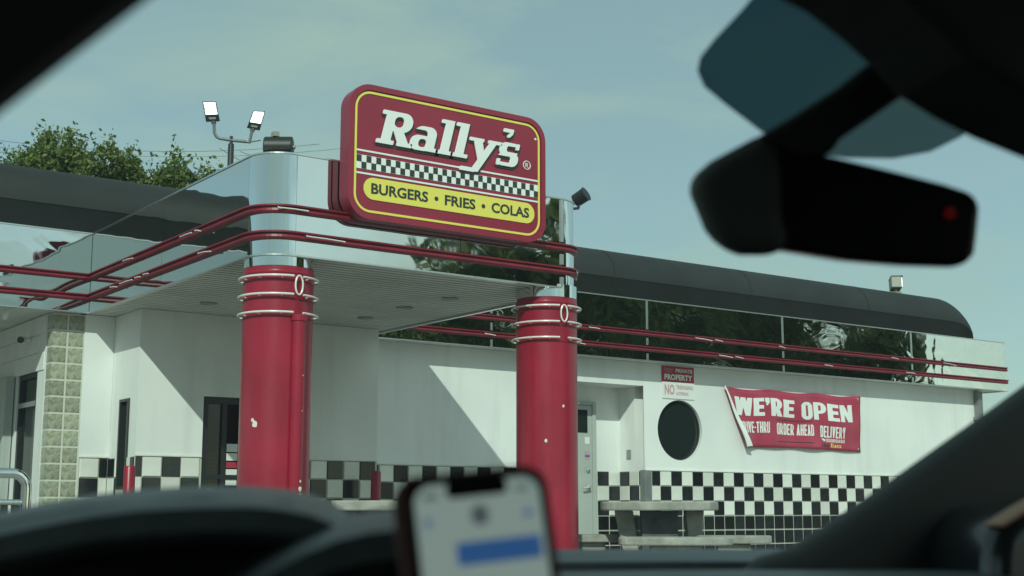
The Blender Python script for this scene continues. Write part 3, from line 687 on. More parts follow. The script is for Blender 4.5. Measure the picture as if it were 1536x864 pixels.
# ------------------------------------------------------------------ roof sign
SYF = 8.09; SX0, SX1, SZ0, SZ1 = hit(523, 230, 1, SYF).x, hit(816, 260, 1, SYF).x, hit(668, 344.5, 1, SYF).z, hit(668, 152, 1, SYF).z
sg = thing('roof_sign', (5.15, 8.0, 2.7), 'red box sign with white slab letters and yellow strip on the canopy front', 'sign')
def rrect(x0, x1, z0, z1, r, n=8):
    pts = []
    for cx, cz, a in ((x1-r, z1-r, 0), (x0+r, z1-r, 90), (x0+r, z0+r, 180), (x1-r, z0+r, 270)):
        for i in range(n+1): b = R(a + 90*i/n); pts.append((cx + r*math.cos(b), cz + r*math.sin(b)))
    return pts
def slab(x0, x1, z0, z1, r, y0, y1): return MB().prism([(x, y0, z) for x, z in rrect(x0, x1, z0, z1, r)], (0, y1-y0, 0))
def rring(o, i, y, d):
    n = len(o); mb = MB()
    vs = [(x, y, z) for x, z in o] + [(x, y, z) for x, z in i] + [(x, y+d, z) for x, z in o] + [(x, y+d, z) for x, z in i]
    fs = []
    for k in range(n):
        j = (k+1) % n
        fs += [(k, j, n+j, n+k), (2*n+k, 3*n+k, 3*n+j, 2*n+j), (k, 2*n+k, 2*n+j, j), (n+k, n+j, 3*n+j, 3*n+k)]
    return mb.add(vs, fs)
cab = slab(SX0, SX1, SZ0, SZ1, 0.17, SYF+0.012, YF-0.012).build('cabinet', M['signred'], sg, True)
rring(rrect(SX0-0.006, SX1+0.006, SZ0-0.006, SZ1+0.006, 0.176), rrect(SX0+0.035, SX1-0.035, SZ0+0.035, SZ1-0.035, 0.14), SYF-0.012, 0.05).build('cabinet_rim', M['signred'], sg, True)
face = slab(SX0+0.03, SX1-0.03, SZ0+0.03, SZ1-0.03, 0.145, SYF+0.001, SYF+0.02).build('face', M['signred'], sg)
B0, B1, D0, D1 = SX0+0.044, SX1-0.044, SZ0+0.044, SZ1-0.044
rring(rrect(B0, B1, D0, D1, 0.13), rrect(B0+0.017, B1-0.017, D0+0.017, D1-0.017, 0.113), SYF-0.004, 0.004).build('border', M['yellow'], sg)
def sp(px, py): return hit(px, py, 1, SYF)
# stripe lines and checker strip (pixel heights read at the left end)
CX0, CX1 = B0+0.018, B1-0.018
zc0, zc1 = sp(534, 251).z, sp(534, 231).z
for z in (zc1+0.028, zc0-0.040): MB().box(CX0, CX1, SYF-0.004, SYF+0.0005, z, z+0.013).build('white_line', M['signwhite'], sg)
MB().box(CX0, CX1, SYF-0.003, SYF+0.0005, zc0-0.002, zc1+0.002).build('checker_strip', M['signwhite'], sg)
nsq = 40; wq = (CX1-CX0)/nsq; hq = (zc1-zc0)/2; mb = MB()
for i in range(nsq):
    r = (i+1) % 2
    mb.box(CX0+i*wq, CX0+(i+1)*wq, SYF-0.0045, SYF-0.0035, zc0+r*hq, zc0+(r+1)*hq)
mb.build('checker_square', M['ink'], sg)
# yellow pill
z_p0, z_p1 = sp(560, 300).z, sp(560, 267).z
xp0, xp1 = sp(545, 285).x, sp(801, 320).x
pill = MB().prism([(x, SYF-0.005, z) for x, z in rrect(xp0, xp1, z_p0, z_p1, (z_p1-z_p0)/2-0.001, 10)], (0, 0.0055, 0)).build('yellow_strip', M['yellow'], sg)
uX, uZ, nY = Vector((1,0,0)), Vector((0,0,1)), Vector((0,-1,0))
zt0 = z_p0 + (z_p1-z_p0)*0.26; th = (z_p1-z_p0)*0.5
for w_, a, b in (('BURGERS', 556, 641.5), ('FRIES', 666.5, 712.5), ('COLAS', 736.5, 793)):
    xa, xb = sp(a, 290).x, sp(b, 290).x
    xa, xb = hit(a, 292+ (a-556)*0.13, 1, SYF).x, hit(b, 292+(b-556)*0.13, 1, SYF).x
    put_text('word', w_, Vector((xa, SYF-0.0065, zt0)), uX, uZ, nY, xb-xa, th, M['ink'], pill, 0.032)
for a in (654, 724.5):
    x = hit(a, 292+(a-556)*0.13, 1, SYF).x
    MB().lathe((x, SYF-0.005, zt0+th*0.48), [(0.017, 0), (0.017, 0.0015)], 16, (0,-1,0)).build('dot', M['ink'], pill)

# slab-serif script letters from distance fields ---------------------
def contour_obj(name, f, x0, x1, y0, y1, place, depth, m, parent, step=0.02, cut=None):
    nx, ny = int((x1-x0)/step)+1, int((y1-y0)/step)+1
    X, Y = np.meshgrid(x0 + np.arange(nx)*step, y0 + np.arange(ny)*step, indexing='ij')
    V = f(X, Y); V = np.where(np.abs(V) < 1e-9, 1e-9, V)
    segs = {}
    def ip(a, b):
        (i, j), (k, l) = a, b; va, vb = V[a], V[b]; t = va/(va-vb)
        return (x0 + (i + (k-i)*t)*step, y0 + (j + (l-j)*t)*step)
    links = {}
    pts = {}
    for i in range(nx-1):
        for j in range(ny-1):
            c = [(i,j),(i+1,j),(i+1,j+1),(i,j+1)]; s = [V[k] < 0 for k in c]
            if all(s) or not any(s): continue
            ed = []
            for k in range(4):
                a, b = c[k], c[(k+1) % 4]
                if V[a] < 0 <= V[b] or V[b] < 0 <= V[a]:
                    key = tuple(sorted((a, b)))
                    pts[key] = ip(*key); ed.append((key, V[a] < 0))
            outs = [e for e, ins in ed if ins]; inns = [e for e, ins in ed if not ins]
            if len(outs) == 1: links[inns[0]] = outs[0]
            else:
                for e, ins in ed:
                    if not ins:
                        idx = [q for q, _ in ed].index(e); links[e] = ed[(idx+1) % 4][0]
    cu = bpy.data.curves.new('c', 'CURVE'); cu.dimensions = '2D'; cu.fill_mode = 'BOTH'
    left = set(links)
    while left:
        k0 = left.pop(); loop = [k0]; k = links[k0]
        while k != k0 and k in left: left.discard(k); loop.append(k); k = links[k]
        P = [pts[k] for k in loop]
        # simplify
        Q = []
        n = len(P)
        for i in range(n):
            a, b, c = Vector(P[i-1]), Vector(P[i]), Vector(P[(i+1) % n])
            d1, d2 = b-a, c-b
            if d1.length < 1e-5: continue
            if d2.length > 1e-5 and abs(d1.x*d2.y-d1.y*d2.x)/(d1.length*d2.length) < 0.02: continue
            Q.append(P[i])
        if len(Q) < 4: continue
        s = cu.splines.new('POLY'); s.points.add(len(Q)-1); s.use_cyclic_u = True
        for p, q in zip(s.points, Q): p.co = (q[0], q[1], 0, 1)
    cu.extrude = 0.5
    ob = bpy.data.objects.new('c', cu); COL.objects.link(ob)
    dg = bpy.context.evaluated_depsgraph_get(); me = bpy.data.meshes.new_from_object(ob.evaluated_get(dg))
    bpy.data.objects.remove(ob)
    if cut: cut_mesh(me, *cut)
    for v in me.vertices: v.co = place(v.co.x, v.co.y, (v.co.z + 0.5)*depth)
    me.name = name
    me.materials.clear(); me.materials.append(m)
    bm = bmesh.new(); bm.from_mesh(me); bmesh.ops.remove_doubles(bm, verts=bm.verts, dist=1e-6); bmesh.ops.recalc_face_normals(bm, faces=bm.faces); bm.to_mesh(me); bm.free()
    return mesh_obj(name, me, m, parent)
def box_(x0, x1, y0, y1): return lambda X, Y: np.maximum(np.maximum(x0-X, X-x1), np.maximum(y0-Y, Y-y1))
def rr_(x0, x1, y0, y1, r):
    def f(X, Y):
        qx = np.abs(X-(x0+x1)/2)-(x1-x0)/2+r; qy = np.abs(Y-(y0+y1)/2)-(y1-y0)/2+r
        return np.hypot(np.maximum(qx, 0), np.maximum(qy, 0)) + np.minimum(np.maximum(qx, qy), 0) - r
    return f
def poly_(*p):
    def f(X, Y):
        d = None
        ar = sum(p[i-1][0]*p[i][1]-p[i][0]*p[i-1][1] for i in range(len(p))); sg_ = 1 if ar > 0 else -1
        for i in range(len(p)):
            (xa, ya), (xb, yb) = p[i-1], p[i]; l = math.hypot(xb-xa, yb-ya)
            e = sg_*((yb-ya)*(X-xa)-(xb-xa)*(Y-ya))/l
            d = e if d is None else np.maximum(d, e)
        return d
    return f
def U_(*fs): return lambda X, Y: np.minimum.reduce([f(X, Y) for f in fs])
def S_(a, *bs): return lambda X, Y: np.maximum.reduce([a(X, Y)] + [-b(X, Y) for b in bs])
def I_(a, b): return lambda X, Y: np.maximum(a(X, Y), b(X, Y))
G = {}
G['R'] = S_(U_(box_(.13,.43,0,1), box_(0,.54,0,.15), box_(0,.5,.85,1), I_(rr_(-.2,.98,.40,1.0,.29), box_(.2,1,0,1.1)), poly_((.40,.48),(.74,.48),(1.02,.05),(.66,.05)), box_(.62,1.10,0,.15)), rr_(.43,.69,.56,.845,.12))
G['a'] = U_(S_(rr_(.06,.78,.20,.74,.25), I_(rr_(.0,.49,.0,.60,.12), box_(-1,.6,-1,.9)), box_(-.1,.36,-.1,.44)), S_(rr_(0,.66,-.01,.46,.21), rr_(.27,.49,.12,.335,.09)), box_(.49,.78,.0,.5), box_(.6,.92,0,.14))
G['l'] = U_(box_(.14,.43,0,1.06), box_(0,.35,.92,1.06), box_(0,.57,0,.14))
G['y'] = U_(poly_((.06,.70),(.38,.70),(.62,.06),(.40,-.02)), poly_((.68,.70),(.93,.70),(.46,-.34),(.18,-.34)), box_(-.04,.46,.57,.70), box_(.58,1.06,.57,.70), rr_(-.14,.36,-.36,-.21,.02))
G["'"] = U_(box_(-.02,.34,1.02,1.16), poly_((.07,1.10),(.34,1.10),(.33,.98),(.25,.88),(.10,.82),(.05,.87),(.13,.95)))
G['s'] = U_(S_(rr_(.03,.70,.32,.74,.19), I_(rr_(.29,1.0,.455,.61,.05), box_(.2,2,0,1))), S_(rr_(.02,.74,-.01,.43,.20), I_(rr_(-.4,.46,.125,.29,.05), box_(-1,.6,-1,1))), box_(.56,.70,.525,.74), box_(.02,.15,-.01,.215))
# letters: left foot and cap height measured on the photograph, baseline horizontal
pa, pb = sp(563, 216), sp(780, 250)
base_z = sp(575, 217).z; cap = sp(588, 167).z - base_z
xR = sp(561, 215).x; xS_end = sp(783, 232).x
adv = [('R', 0), ('a', 1.00), ('l', 1.82), ('l', 2.30), ('y', 2.84), ("'", 3.86), ('s', 3.80)]
total = 3.80 + 0.74 + 0.12
kx = (xS_end - xR - cap*0.12)/total; SHR = 0.25
for ch, ax in adv:
    lo, hi = (-.42, 1.20)
    def place(x, y, d, ax=ax): return Vector((xR + (x + ax)*kx + y*cap*SHR, SYF - 0.0005 - d, base_z + y*cap))
    contour_obj('letter', (lambda f: (lambda X, Y: f(X, Y) + 0.014))(G[ch]), -.25, 1.2, lo, hi, place, 0.020, M['signwhite'], sg)
    def place2(x, y, d, ax=ax): return Vector((xR + (x + ax)*kx + y*cap*SHR + 0.010, SYF - d*0.4, base_z + y*cap - 0.012))
    contour_obj('letter_edge', (lambda f: (lambda X, Y: f(X, Y) - 0.008))(G[ch]), -.25, 1.2, lo, hi, place2, 0.018, M['ink'], sg)
q = sp(790, 248)
MB().tube([(q.x + 0.033*math.cos(2*math.pi*k/24), SYF-0.002, q.z + 0.033*math.sin(2*math.pi*k/24)) for k in range(24)], 0.004, 6, True).build('registered_mark', M['signwhite'], sg)
put_text('registered_mark', 'R', q + Vector((-0.014, -0.003, -0.018)), uX, uZ, nY, 0.03, 0.036, M['signwhite'], sg, 0.01)
q = sp(803, 209); MB().lathe((q.x, SYF, q.z), [(0.011, 0), (0.008, 0.006)], 12, (0,-1,0)).build('bolt', M['signwhite'], sg)

# ------------------------------------------------------------------ banner
BNX0, BNX1, BNZ0, BNZ1 = 11.86, 14.40, 1.525, 2.275
bn = thing('banner', (13.1, 11.95, 1.5), "red vinyl banner with white opening words, its lower left corner curled over", 'banner')
def bdisp(u, v):     # u 0..1 along, v 0..1 up -> how far it stands off the wall, sag of the edge
    w = 0.010*math.sin(u*23+v*3) + 0.008*math.sin(u*11-v*5+1) + 0.006*math.sin(v*9+u*4)
    off = 0.035 + w + 0.10*max(0, (0.22-u)/0.22)*(1-v)
    sag = -0.022*math.sin(u*math.pi*3)**2*v + (0.02*(1-v)*math.sin(u*math.pi))
    return off, sag
def bpt(x, z, c=0.0):
    u = (x-BNX0)/(BNX1-BNX0); v = (z-BNZ0)/(BNZ1-BNZ0); o, s = bdisp(u, v)
    return (x, YW - o - c, z + s)
nu, nv = 60, 16; vs = []; fs = []
for i in range(nu+1):
    for j in range(nv+1):
        v = j/nv; xl = BNX0 + 0.33*(1-v)**1.0; x = xl + (BNX1-xl)*i/nu
        vs.append(bpt(x, BNZ0 + v*(BNZ1-BNZ0)))
for i in range(nu):
    for j in range(nv): a = i*(nv+1)+j; fs.append((a, a+nv+1, a+nv+2, a+1))
cloth = MB().add(vs, fs).build('vinyl_sheet', M['banner'], bn, True)
sm = cloth.modifiers.new('thick', 'SOLIDIFY'); sm.thickness = 0.002; sm.offset = -1
# curled flap along the slanted edge: white back of the vinyl
vs = []; fs = []; ns = 20; na = 8
for i in range(ns+1):
    v = 1 - i/ns; z = BNZ0 + v*(BNZ1-BNZ0); x = BNX0 + 0.33*(1-v); w = 0.008 + 0.062*(1-v)
    p0 = Vector(bpt(x, z))
    for k in range(na+1):
        a = math.pi*1.05*k/na; r = w*0.30
        vs.append(tuple(p0 + Vector((-math.sin(a)*r*0.9 + (k/na)**2*w*0.75, -(1-math.cos(a))*r*0.9 - 0.002, 0.015*k/na))))
for i in range(ns):
    for k in range(na): a = i*(na+1)+k; fs.append((a, a+1, a+na+2, a+na+1))
MB().add(vs, fs).build('curled_edge', M['signwhite'], bn, True)
def bw(O, a, b, c): return bpt(O.x + a, O.z + b, 0.0055)
def bword(s, x0, x1, z0, z1, m='signwhite', off=0.03, spacing=1.0):
    put_text('word', s, Vector((x0, 0, z0)), None, None, None, x1-x0, z1-z0, M[m], bn, off, 0, spacing, bw)
def glyph(c, w, t, h):
    r = w*0.46
    if c == 'E': return U_(box_(0,t,0,1), box_(0,w*.92,0,h), box_(0,w*.92,1-h,1), box_(0,w*.84,.5-h/2,.5+h/2)), w*.92
    if c == 'L': return U_(box_(0,t,0,1), box_(0,w*.88,0,h)), w*.88
    if c == 'T': return U_(box_(w/2-t/2,w/2+t/2,0,1), box_(0,w,1-h,1)), w
    if c == 'H': return U_(box_(0,t,0,1), box_(w-t,w,0,1), box_(0,w,.5-h/2,.5+h/2)), w
    if c == 'I': return box_(0,t,0,1), t
    if c == 'N': return U_(box_(0,t*.9,0,1), box_(w*1.08-t*.9,w*1.08,0,1), poly_((0,1),(t*1.05,1),(w*1.08,0),(w*1.08-t*1.05,0))), w*1.08
    if c == 'O': return S_(rr_(0,w,-.01,1.01,r), rr_(t,w-t,h*.9,1-h*.9,max(.02,r-t))), w
    if c == 'U': return I_(S_(rr_(0,w,-.01,1.8,r), rr_(t,w-t,h*.9,2.0,max(.02,r-t))), box_(-1,3,-1,1)), w
    if c == 'D': return S_(I_(rr_(-w,w,0,1,r), box_(0,3,-1,2)), I_(rr_(-w,w-t,h,1-h,max(.02,r-t)), box_(t,3,-1,2))), w
    if c == 'P': return U_(box_(0,t,0,1), S_(I_(rr_(-w,w,.36,1,.30), box_(0,3,-1,2)), I_(rr_(-w,w-t,.36+h*.8,1-h*.8,.08), box_(t,3,-1,2)))), w
    if c == 'R': return U_(glyph('P', w, t, h)[0], poly_((w*.30,.45),(w*.30+t,.45),(w*1.06,0),(w*1.06-t*1.08,0))), w*1.04
    if c == 'V': return U_(poly_((0,1),(t,1),(w/2+t*.45,0),(w/2-t*.45,0)), poly_((w-t,1),(w,1),(w/2+t*.45,0),(w/2-t*.45,0))), w
    if c == 'A': return U_(poly_((0,0),(t,0),(w/2+t*.45,1),(w/2-t*.45,1)), poly_((w-t,0),(w,0),(w/2+t*.45,1),(w/2-t*.45,1)), box_(w*.25,w*.75,.20,.20+h*.8)), w
    if c == 'Y': return U_(box_(w/2-t/2,w/2+t/2,0,.5), poly_((0,1),(t,1),(w/2+t*.5,.36),(w/2-t*.5,.36)), poly_((w-t,1),(w,1),(w/2+t*.5,.36),(w/2-t*.5,.36))), w
    if c == 'W':
        W = w*1.5; q = W/4; k = t*.46
        return U_(poly_((0,1),(2*k,1),(q+k,0),(q-k,0)), poly_((q-k,0),(q+k,0),(2*q+k,1),(2*q-k,1)), poly_((2*q-k,1),(2*q+k,1),(3*q+k,0),(3*q-k,0)), poly_((W-2*k,1),(W,1),(3*q+k,0),(3*q-k,0))), W
    if c == "'": return U_(box_(0,t*.9,.74,1), poly_((t*.2,.76),(t*.9,.76),(t*.4,.58),(t*.1,.58))), t*.9
    if c == 'S': return U_(S_(rr_(0,w,.40,1.01,r*.8), I_(rr_(t,w*2,.40+h,1-h,.03), box_(t*.5,3,0,1.01-h)), ), S_(rr_(0,w,-.01,.40+h,r*.8), rr_(-w,w-t,h,.40,.03))), w
    if c == '-': return box_(0,t*1.2,.42,.42+h*.85), t*1.2
    return box_(0,-1,0,-1), w*.45
def bword2(word, x0, x1, z0, z1, w=0.55, t=0.22, h=0.19, gap=0.07, step=0.022, mm='signwhite'):
    fs_ = []; x = 0
    for c in word:
        f, wd = glyph(c, w, t, h)
        if c != ' ': fs_.append((f, x, x+wd))
        x += wd + gap
    tot = x - gap
    def F(X, Y): return np.minimum.reduce([f(X - o, Y) for f, o, _ in fs_])
    def pl_(gx, gy, d): return Vector(bpt(x0 + gx/tot*(x1-x0), z0 + gy*(z1-z0), 0.004 + d))
    return contour_obj('word', F, -.06, tot+.06, -.08, 1.08, pl_, 0.0008, M[mm], bn, step, (0.045/(x1-x0)*tot, 0.045/(z1-z0)))
def bx_(px, py): p = hit(px, py, 1, 11.95); return p.x, p.z
wx0, wz1 = bx_(1102, 590); wx1, _ = bx_(1191, 600); zb = bx_(1130, 623)[1]
bword2("WE'RE", wx0, wx1, 1.935, 2.17, 0.56, 0.25, 0.20, 0.05)
ox0 = bx_(1202, 610)[0]; ox1 = bx_(1279, 610)[0]
bword2('OPEN', ox0, ox1, 1.92, 2.155, 0.60, 0.24, 0.20, 0.06)
l1 = bx_(1113, 640)[0]; bword2('DRIVE-THRU', l1-0.04, bx_(1155, 640)[0], 1.715, 1.86, 0.36, 0.14, 0.14, 0.06)
bword2('ORDER AHEAD', bx_(1167, 645)[0], bx_(1222, 645)[0], 1.70, 1.85, 0.36, 0.14, 0.14, 0.06)
bword2('DELIVERY', bx_(1232, 645)[0], bx_(1268, 650)[0], 1.69, 1.845, 0.36, 0.14, 0.14, 0.06)
bword2('DOORDASH', bx_(1241, 660)[0], bx_(1267.5, 660)[0], 1.63, 1.675, 0.7, 0.2, 0.2, 0.12)
bword('Eats', bx_(1248, 668)[0], bx_(1263, 668)[0], 1.56, 1.615, 'yellow', off=0.012)
bword('Uber', bx_(1234, 668)[0], bx_(1247, 668)[0], 1.56, 1.612, 'ink', off=0.02)
vs = [bpt(x, z, 0.003) for x, z in ((bx_(1233, 659)[0], 1.672), (bx_(1238, 659)[0], 1.674), (bx_(1240.5, 660)[0], 1.655), (bx_(1238, 660)[0], 1.634), (bx_(1236, 660)[0], 1.652))]
MB().add(vs, [(0,1,2,3,4)]).build('mark', M['signwhite'], bn)
for z in (1.885, 1.60):
    a, b = bx_(1167, 640)[0], bx_(1221, 640)[0]; n = 10; vs = []
    for i in range(n+1):
        x = a + (b-a)*i/n; vs += [bpt(x, z, 0.003), bpt(x, z+0.012, 0.003)]
    MB().add(vs, [(2*i, 2*i+2, 2*i+3, 2*i+1) for i in range(n)]).build('rule', M['ink'], bn)
for x, z in ((BNX0+0.05, BNZ1-0.03), (BNX1-0.04, BNZ1-0.04), (BNX1-0.04, BNZ0+0.04)):
    p = bpt(x, z); MB().lathe(p, [(0.018, 0), (0.014, 0.006)], 14, (0,-1,0)).build('eyelet', M['alu'], bn)

# ------------------------------------------------------------------ private property sign
ps = thing('warning_sign', (11.1, 11.99, 2.06), 'small red and white private property plate above the round window', 'sign')
A0, A1 = 10.855, 11.375
red = MB().box(A0, A1, YW-0.012, YW-0.001, 2.285, 2.475).build('red_plate', M['inked_red'], ps)
MB().box(A0, A1, YW-0.012, YW-0.001, 2.085, 2.2845).build('white_plate', M['paper'], ps)
yy = YW-0.0135
put_text('word', 'PRIVATE', Vector((A0+0.22, yy, 2.405)), uX, uZ, nY, 0.275, 0.045, M['paper'], ps, 0.03)
put_text('word', 'PROPERTY', Vector((A0+0.035, yy, 2.31)), uX, uZ, nY, 0.455, 0.07, M['paper'], ps, 0.04)
put_text('word', 'Checkers', Vector((A0+0.03, yy, 2.425)), uX, uZ, nY, 0.15, 0.032, M['inked_pink'], ps, 0.01)
put_text('word', "Rally's", Vector((A0+0.05, yy, 2.39)), uX, uZ, nY, 0.11, 0.028, M['inked_pink'], ps, 0.01)
put_text('word', 'NO', Vector((A0+0.035, yy, 2.13)), uX, uZ, nY, 0.16, 0.125, M['inked_pink'], ps, 0.03)
put_text('word', 'TRESPASSING', Vector((A0+0.22, yy, 2.20)), uX, uZ, nY, 0.28, 0.05, M['inked_pink'], ps, 0.03)
put_text('word', 'LOITERING', Vector((A0+0.22, yy, 2.13)), uX, uZ, nY, 0.20, 0.04, M['inked_pink'], ps, 0.03)

# ------------------------------------------------------------------ lamps, cameras on the building
def on_dir(px, py, d): return EYE + ray(px, py)*d
# drum light on the left corner
p = Vector((C1[0]+0.0, C1[1], ZT))
dl = thing('drum_speaker', p, 'black drum shaped can on top of the left chrome corner', 'speaker')
ax = _RT.normalized()
c = hit(418, 221, 1, C1[1])
MB().lathe(c - ax*0.10, [(0.070, 0), (0.076, 0.006), (0.076, 0.10), (0.079, 0.10), (0.079, 0.108), (0.076, 0.108), (0.076, 0.196), (0.068, 0.20)], 40, ax).build('can', M['dkmetal'], dl, True)
MB().lathe(c + ax*0.10, [(0.014, 0), (0.014, 0.018), (0.008, 0.02)], 14, ax).build('knob', M['floodgrey'], dl, True)
MB().box(c.x-0.05, c.x-0.01, c.y-0.03, c.y+0.03, c.z+0.07, c.z+0.108).build('bracket', M['floodgrey'], dl, bevel=0.004)
MB().box(c.x-0.05, c.x+0.05, c.y-0.04, c.y+0.04, ZT-0.06, c.z-0.06).build('mount', M['dkmetal'], dl)
# spotlight at the right corner
c = hit(870, 297, 1, YF+0.2)
s2 = thing('spotlight', (c.x, c.y, ZT), 'small tilted black spotlight can on the right corner of the canopy', 'spotlight')
axd = (_RT*0.8 + Vector((0, 0, 0.45)) - _F*0.5).normalized()
MB().lathe(c - axd*0.06, [(0.03, 0), (0.055, 0.012), (0.058, 0.12), (0.064, 0.125), (0.05, 0.128)], 28, axd).build('can', M['dkmetal'], s2, True)
MB().tube([(c.x, c.y, c.z-0.02), (c.x-0.02, c.y, c.z-0.09), (XR-0.02, YF+0.15, ZT-0.02)], 0.012, 8).build('arm', M['dkmetal'], s2, True)
# floodlight on the far roof
c = hit(1343, 426, 1, 12.55)
f3 = thing('floodlight', (c.x, c.y, c.z-0.1), 'grey square floodlight on the black rounded roof edge', 'floodlight')
fx = Vector((0.75, -0.66, 0.0)).normalized(); fz = Vector((0.12, 0.1, 1)).normalized(); fy = fz.cross(fx).normalized(); fz = fx.cross(fy)
MB().obox(c, fx, fy, fz, 0.075, 0.11, 0.085).build('housing', M['floodgrey'], f3, bevel=0.012)
MB().obox(c + fx*0.078, fx, fy, fz, 0.004, 0.095, 0.07).build('lens', M['alu'], f3)
MB().obox(c + fz*0.09 + fx*0.01, fx, fy, fz, 0.085, 0.115, 0.006).build('visor', M['dkmetal'], f3)
MB().tube([c - fz*0.08, c - fz*0.14, c - fz*0.24], 0.022, 8).box(c.x-0.06, c.x+0.06, c.y-0.06, c.y+0.06, c.z-0.20, c.z-0.12).build('mount', M['floodgrey'], f3)
# bullet camera and bulb lamp on the left
c = hit(38, 510, 0, GX0-0.06)
cm = thing('security_camera', (GX0, c.y, c.z), 'white bullet security camera with black front on the side wall', 'camera')
MB().tube([(GX0-0.011, c.y, c.z), (GX0-0.05, c.y, c.z), (GX0-0.07, c.y, c.z)], 0.018, 8).build('arm', M['paper'], cm, True)
d_ = Vector((-0.5, -0.85, -0.12)).normalized(); cc = Vector((GX0-0.08, c.y, c.z))
MB().lathe(cc - d_*0.05, [(0.026, 0), (0.03, 0.01), (0.03, 0.12)], 20, d_).build('body', M['paper'], cm, True)
MB().lathe(cc + d_*0.0705, [(0.03, 0), (0.03, 0.02), (0.02, 0.022)], 20, d_).build('lens', M['gloss'], cm, True)
c = hit(12, 462, 2, ZB)
bl = thing('bulb_lamp', (c.x, c.y, ZB), 'pale twin bulb lamp under the left soffit', 'lamp')
MB().lathe((c.x, c.y, ZB+0.002), [(0.03, 0), (0.03, 0.02)], 16, (0,0,-1)).build('base', M['paper'], bl)
MB().lathe((c.x, c.y, ZB-0.02), [(0.012, 0), (0.022, 0.02), (0.028, 0.06), (0.02, 0.085), (0.008, 0.09)], 16, (-0.35, 0.1, -1)).build('bulb', M['paper'], bl, True)

# ------------------------------------------------------------------ picnic tables
def slabpoly(c, w, d, z0, z1, ang, n=32, sq=0.6):
    pts = []
    for k in range(n):
        a = 2*math.pi*k/n; x = math.copysign(abs(math.cos(a))**sq, math.cos(a))*w/2; y = math.copysign(abs(math.sin(a))**sq, math.sin(a))*d/2
        pts.append((c[0] + x*math.cos(ang) - y*math.sin(ang), c[1] + x*math.sin(ang) + y*math.cos(ang), z0))
    return MB().prism(pts, (0, 0, z1-z0))
def table(c, label, benches, ang, w, group):
    t = thing('picnic_table', (c[0], c[1], 0), label, 'picnic table', group)
    slabpoly(c, w, w*0.92, 0.755, 0.83, ang).build('tabletop', M['concrete'], t, bevel=0.012)
    mb = MB(); a = ang
    ux = Vector((math.cos(a), math.sin(a), 0)); uy = Vector((-math.sin(a), math.cos(a), 0)); cc = Vector((c[0], c[1], 0))
    mb.obox(cc + Vector((0,0,0.377)), ux, uy, _U, 0.155, 0.155, 0.377).build('pedestal', M['shadeconc'], t, bevel=0.012)
    for s_, tilt in ((-1, 0.30), (1, 0.0)):
        p0 = cc + ux*(0.30*s_) - uy*0.10; p1 = cc + ux*(0.30*s_ - s_*tilt*0.4) - uy*0.10
        za = 0.0 if s_ < 0 else 0.45
        w_ = ux*0.055; d_ = uy*0.30
        b0 = [p1 - w_, p1 + w_, p1 + w_ + d_, p1 - w_ + d_]; t0 = [p0 - w_*1.4, p0 + w_*1.4, p0 + w_*1.4 + d_, p0 - w_*1.4 + d_]
        vs = [v + Vector((0, 0, za)) for v in b0] + [v + Vector((0, 0, 0.7545)) for v in t0]
        MB().add(vs, [(0,3,2,1),(4,5,6,7),(0,1,5,4),(1,2,6,5),(2,3,7,6),(3,0,4,7)]).build('brace', M['concrete'], t, bevel=0.008)
    for (bx, by, bw, ba) in benches:
        b = slabpoly((bx, by), bw, 0.34, 0.485, 0.55, ba).build('bench', M['concrete'], t, bevel=0.012)
        q = Vector((bx, by, 0)); vx = Vector((math.cos(ba), math.sin(ba), 0)); vy = Vector((-vx.y, vx.x, 0))
        MB().obox(q + Vector((0,0,0.242)), vx, vy, _U, bw*0.22, 0.10, 0.242).build('bench_leg', M['concrete'], b, bevel=0.01)
ANG = math.atan2(_RT.y, _RT.x)
def gp(px, dep):      # ground point in direction px at forward distance dep
    d = _F*FPX/math.cos(PITCH) + _RT*(px-768); d = d/(FPX/math.cos(PITCH)); return (EYE.x + d.x*dep, EYE.y + d.y*dep)
tc_ = gp(988, 11.7)
b1, b2, b3 = gp(884, 11.9), gp(1012, 10.8), gp(1100, 11.4)
table(tc_, 'concrete picnic table with benches in front of the checkered wall by the grey door',
      [(b1[0], b1[1], 0.50, ANG+R(20)), (b2[0], b2[1], 0.90, ANG-R(2)), (b3[0], b3[1], 0.62, ANG-R(8))], ANG-R(3), 1.0, 'concrete picnic tables')
t2 = gp(580, 10.4)
table(t2, 'concrete picnic table under the canopy between the two red columns', [(t2[0]+0.5, t2[1]-0.55, 0.8, ANG), (t2[0]+0.1, t2[1]+0.75, 0.8, ANG)], ANG, 0.95, 'concrete picnic tables')

# ------------------------------------------------------------------ bollards and rail
def bollard(x, y, h, lab):
    t = thing('bollard', (x, y, 0), lab, 'bollard', 'red bollards by the wall')
    MB().lathe((x, y, 0), [(0.047, -0.05), (0.047, h-0.012), (0.040, h)], 24).build('post', M['red'], t, True)
    MB().lathe((x, y, 0), [(0.09, 0.0), (0.085, 0.02), (0.05, 0.025)], 24).build('base', M['concrete'], t, True)
p = hit(195, 698, 1, 10.95); bollard(p.x, 10.95, 1.12, 'red bollard in front of the narrow slot window left of the glass door')
p = hit(564, 707, 1, 11.0); bollard(p.x, 11.0, 1.12, 'red bollard between the two big red columns')
rl = thing('guard_rail', (2.3, 9.2, 0), 'bent chrome pipe guard rail at the left edge', 'railing')
pts = []
a_, b_ = hit(-120, 708, 1, 9.2), hit(26, 710, 1, 9.2); zt = b_.z
pts += [(a_.x, 9.2, -0.05), (a_.x, 9.2, zt-0.12), (a_.x+0.03, 9.2, zt-0.03), (a_.x+0.12, 9.2, zt)]
xc = hit(40, 730, 1, 9.2).x
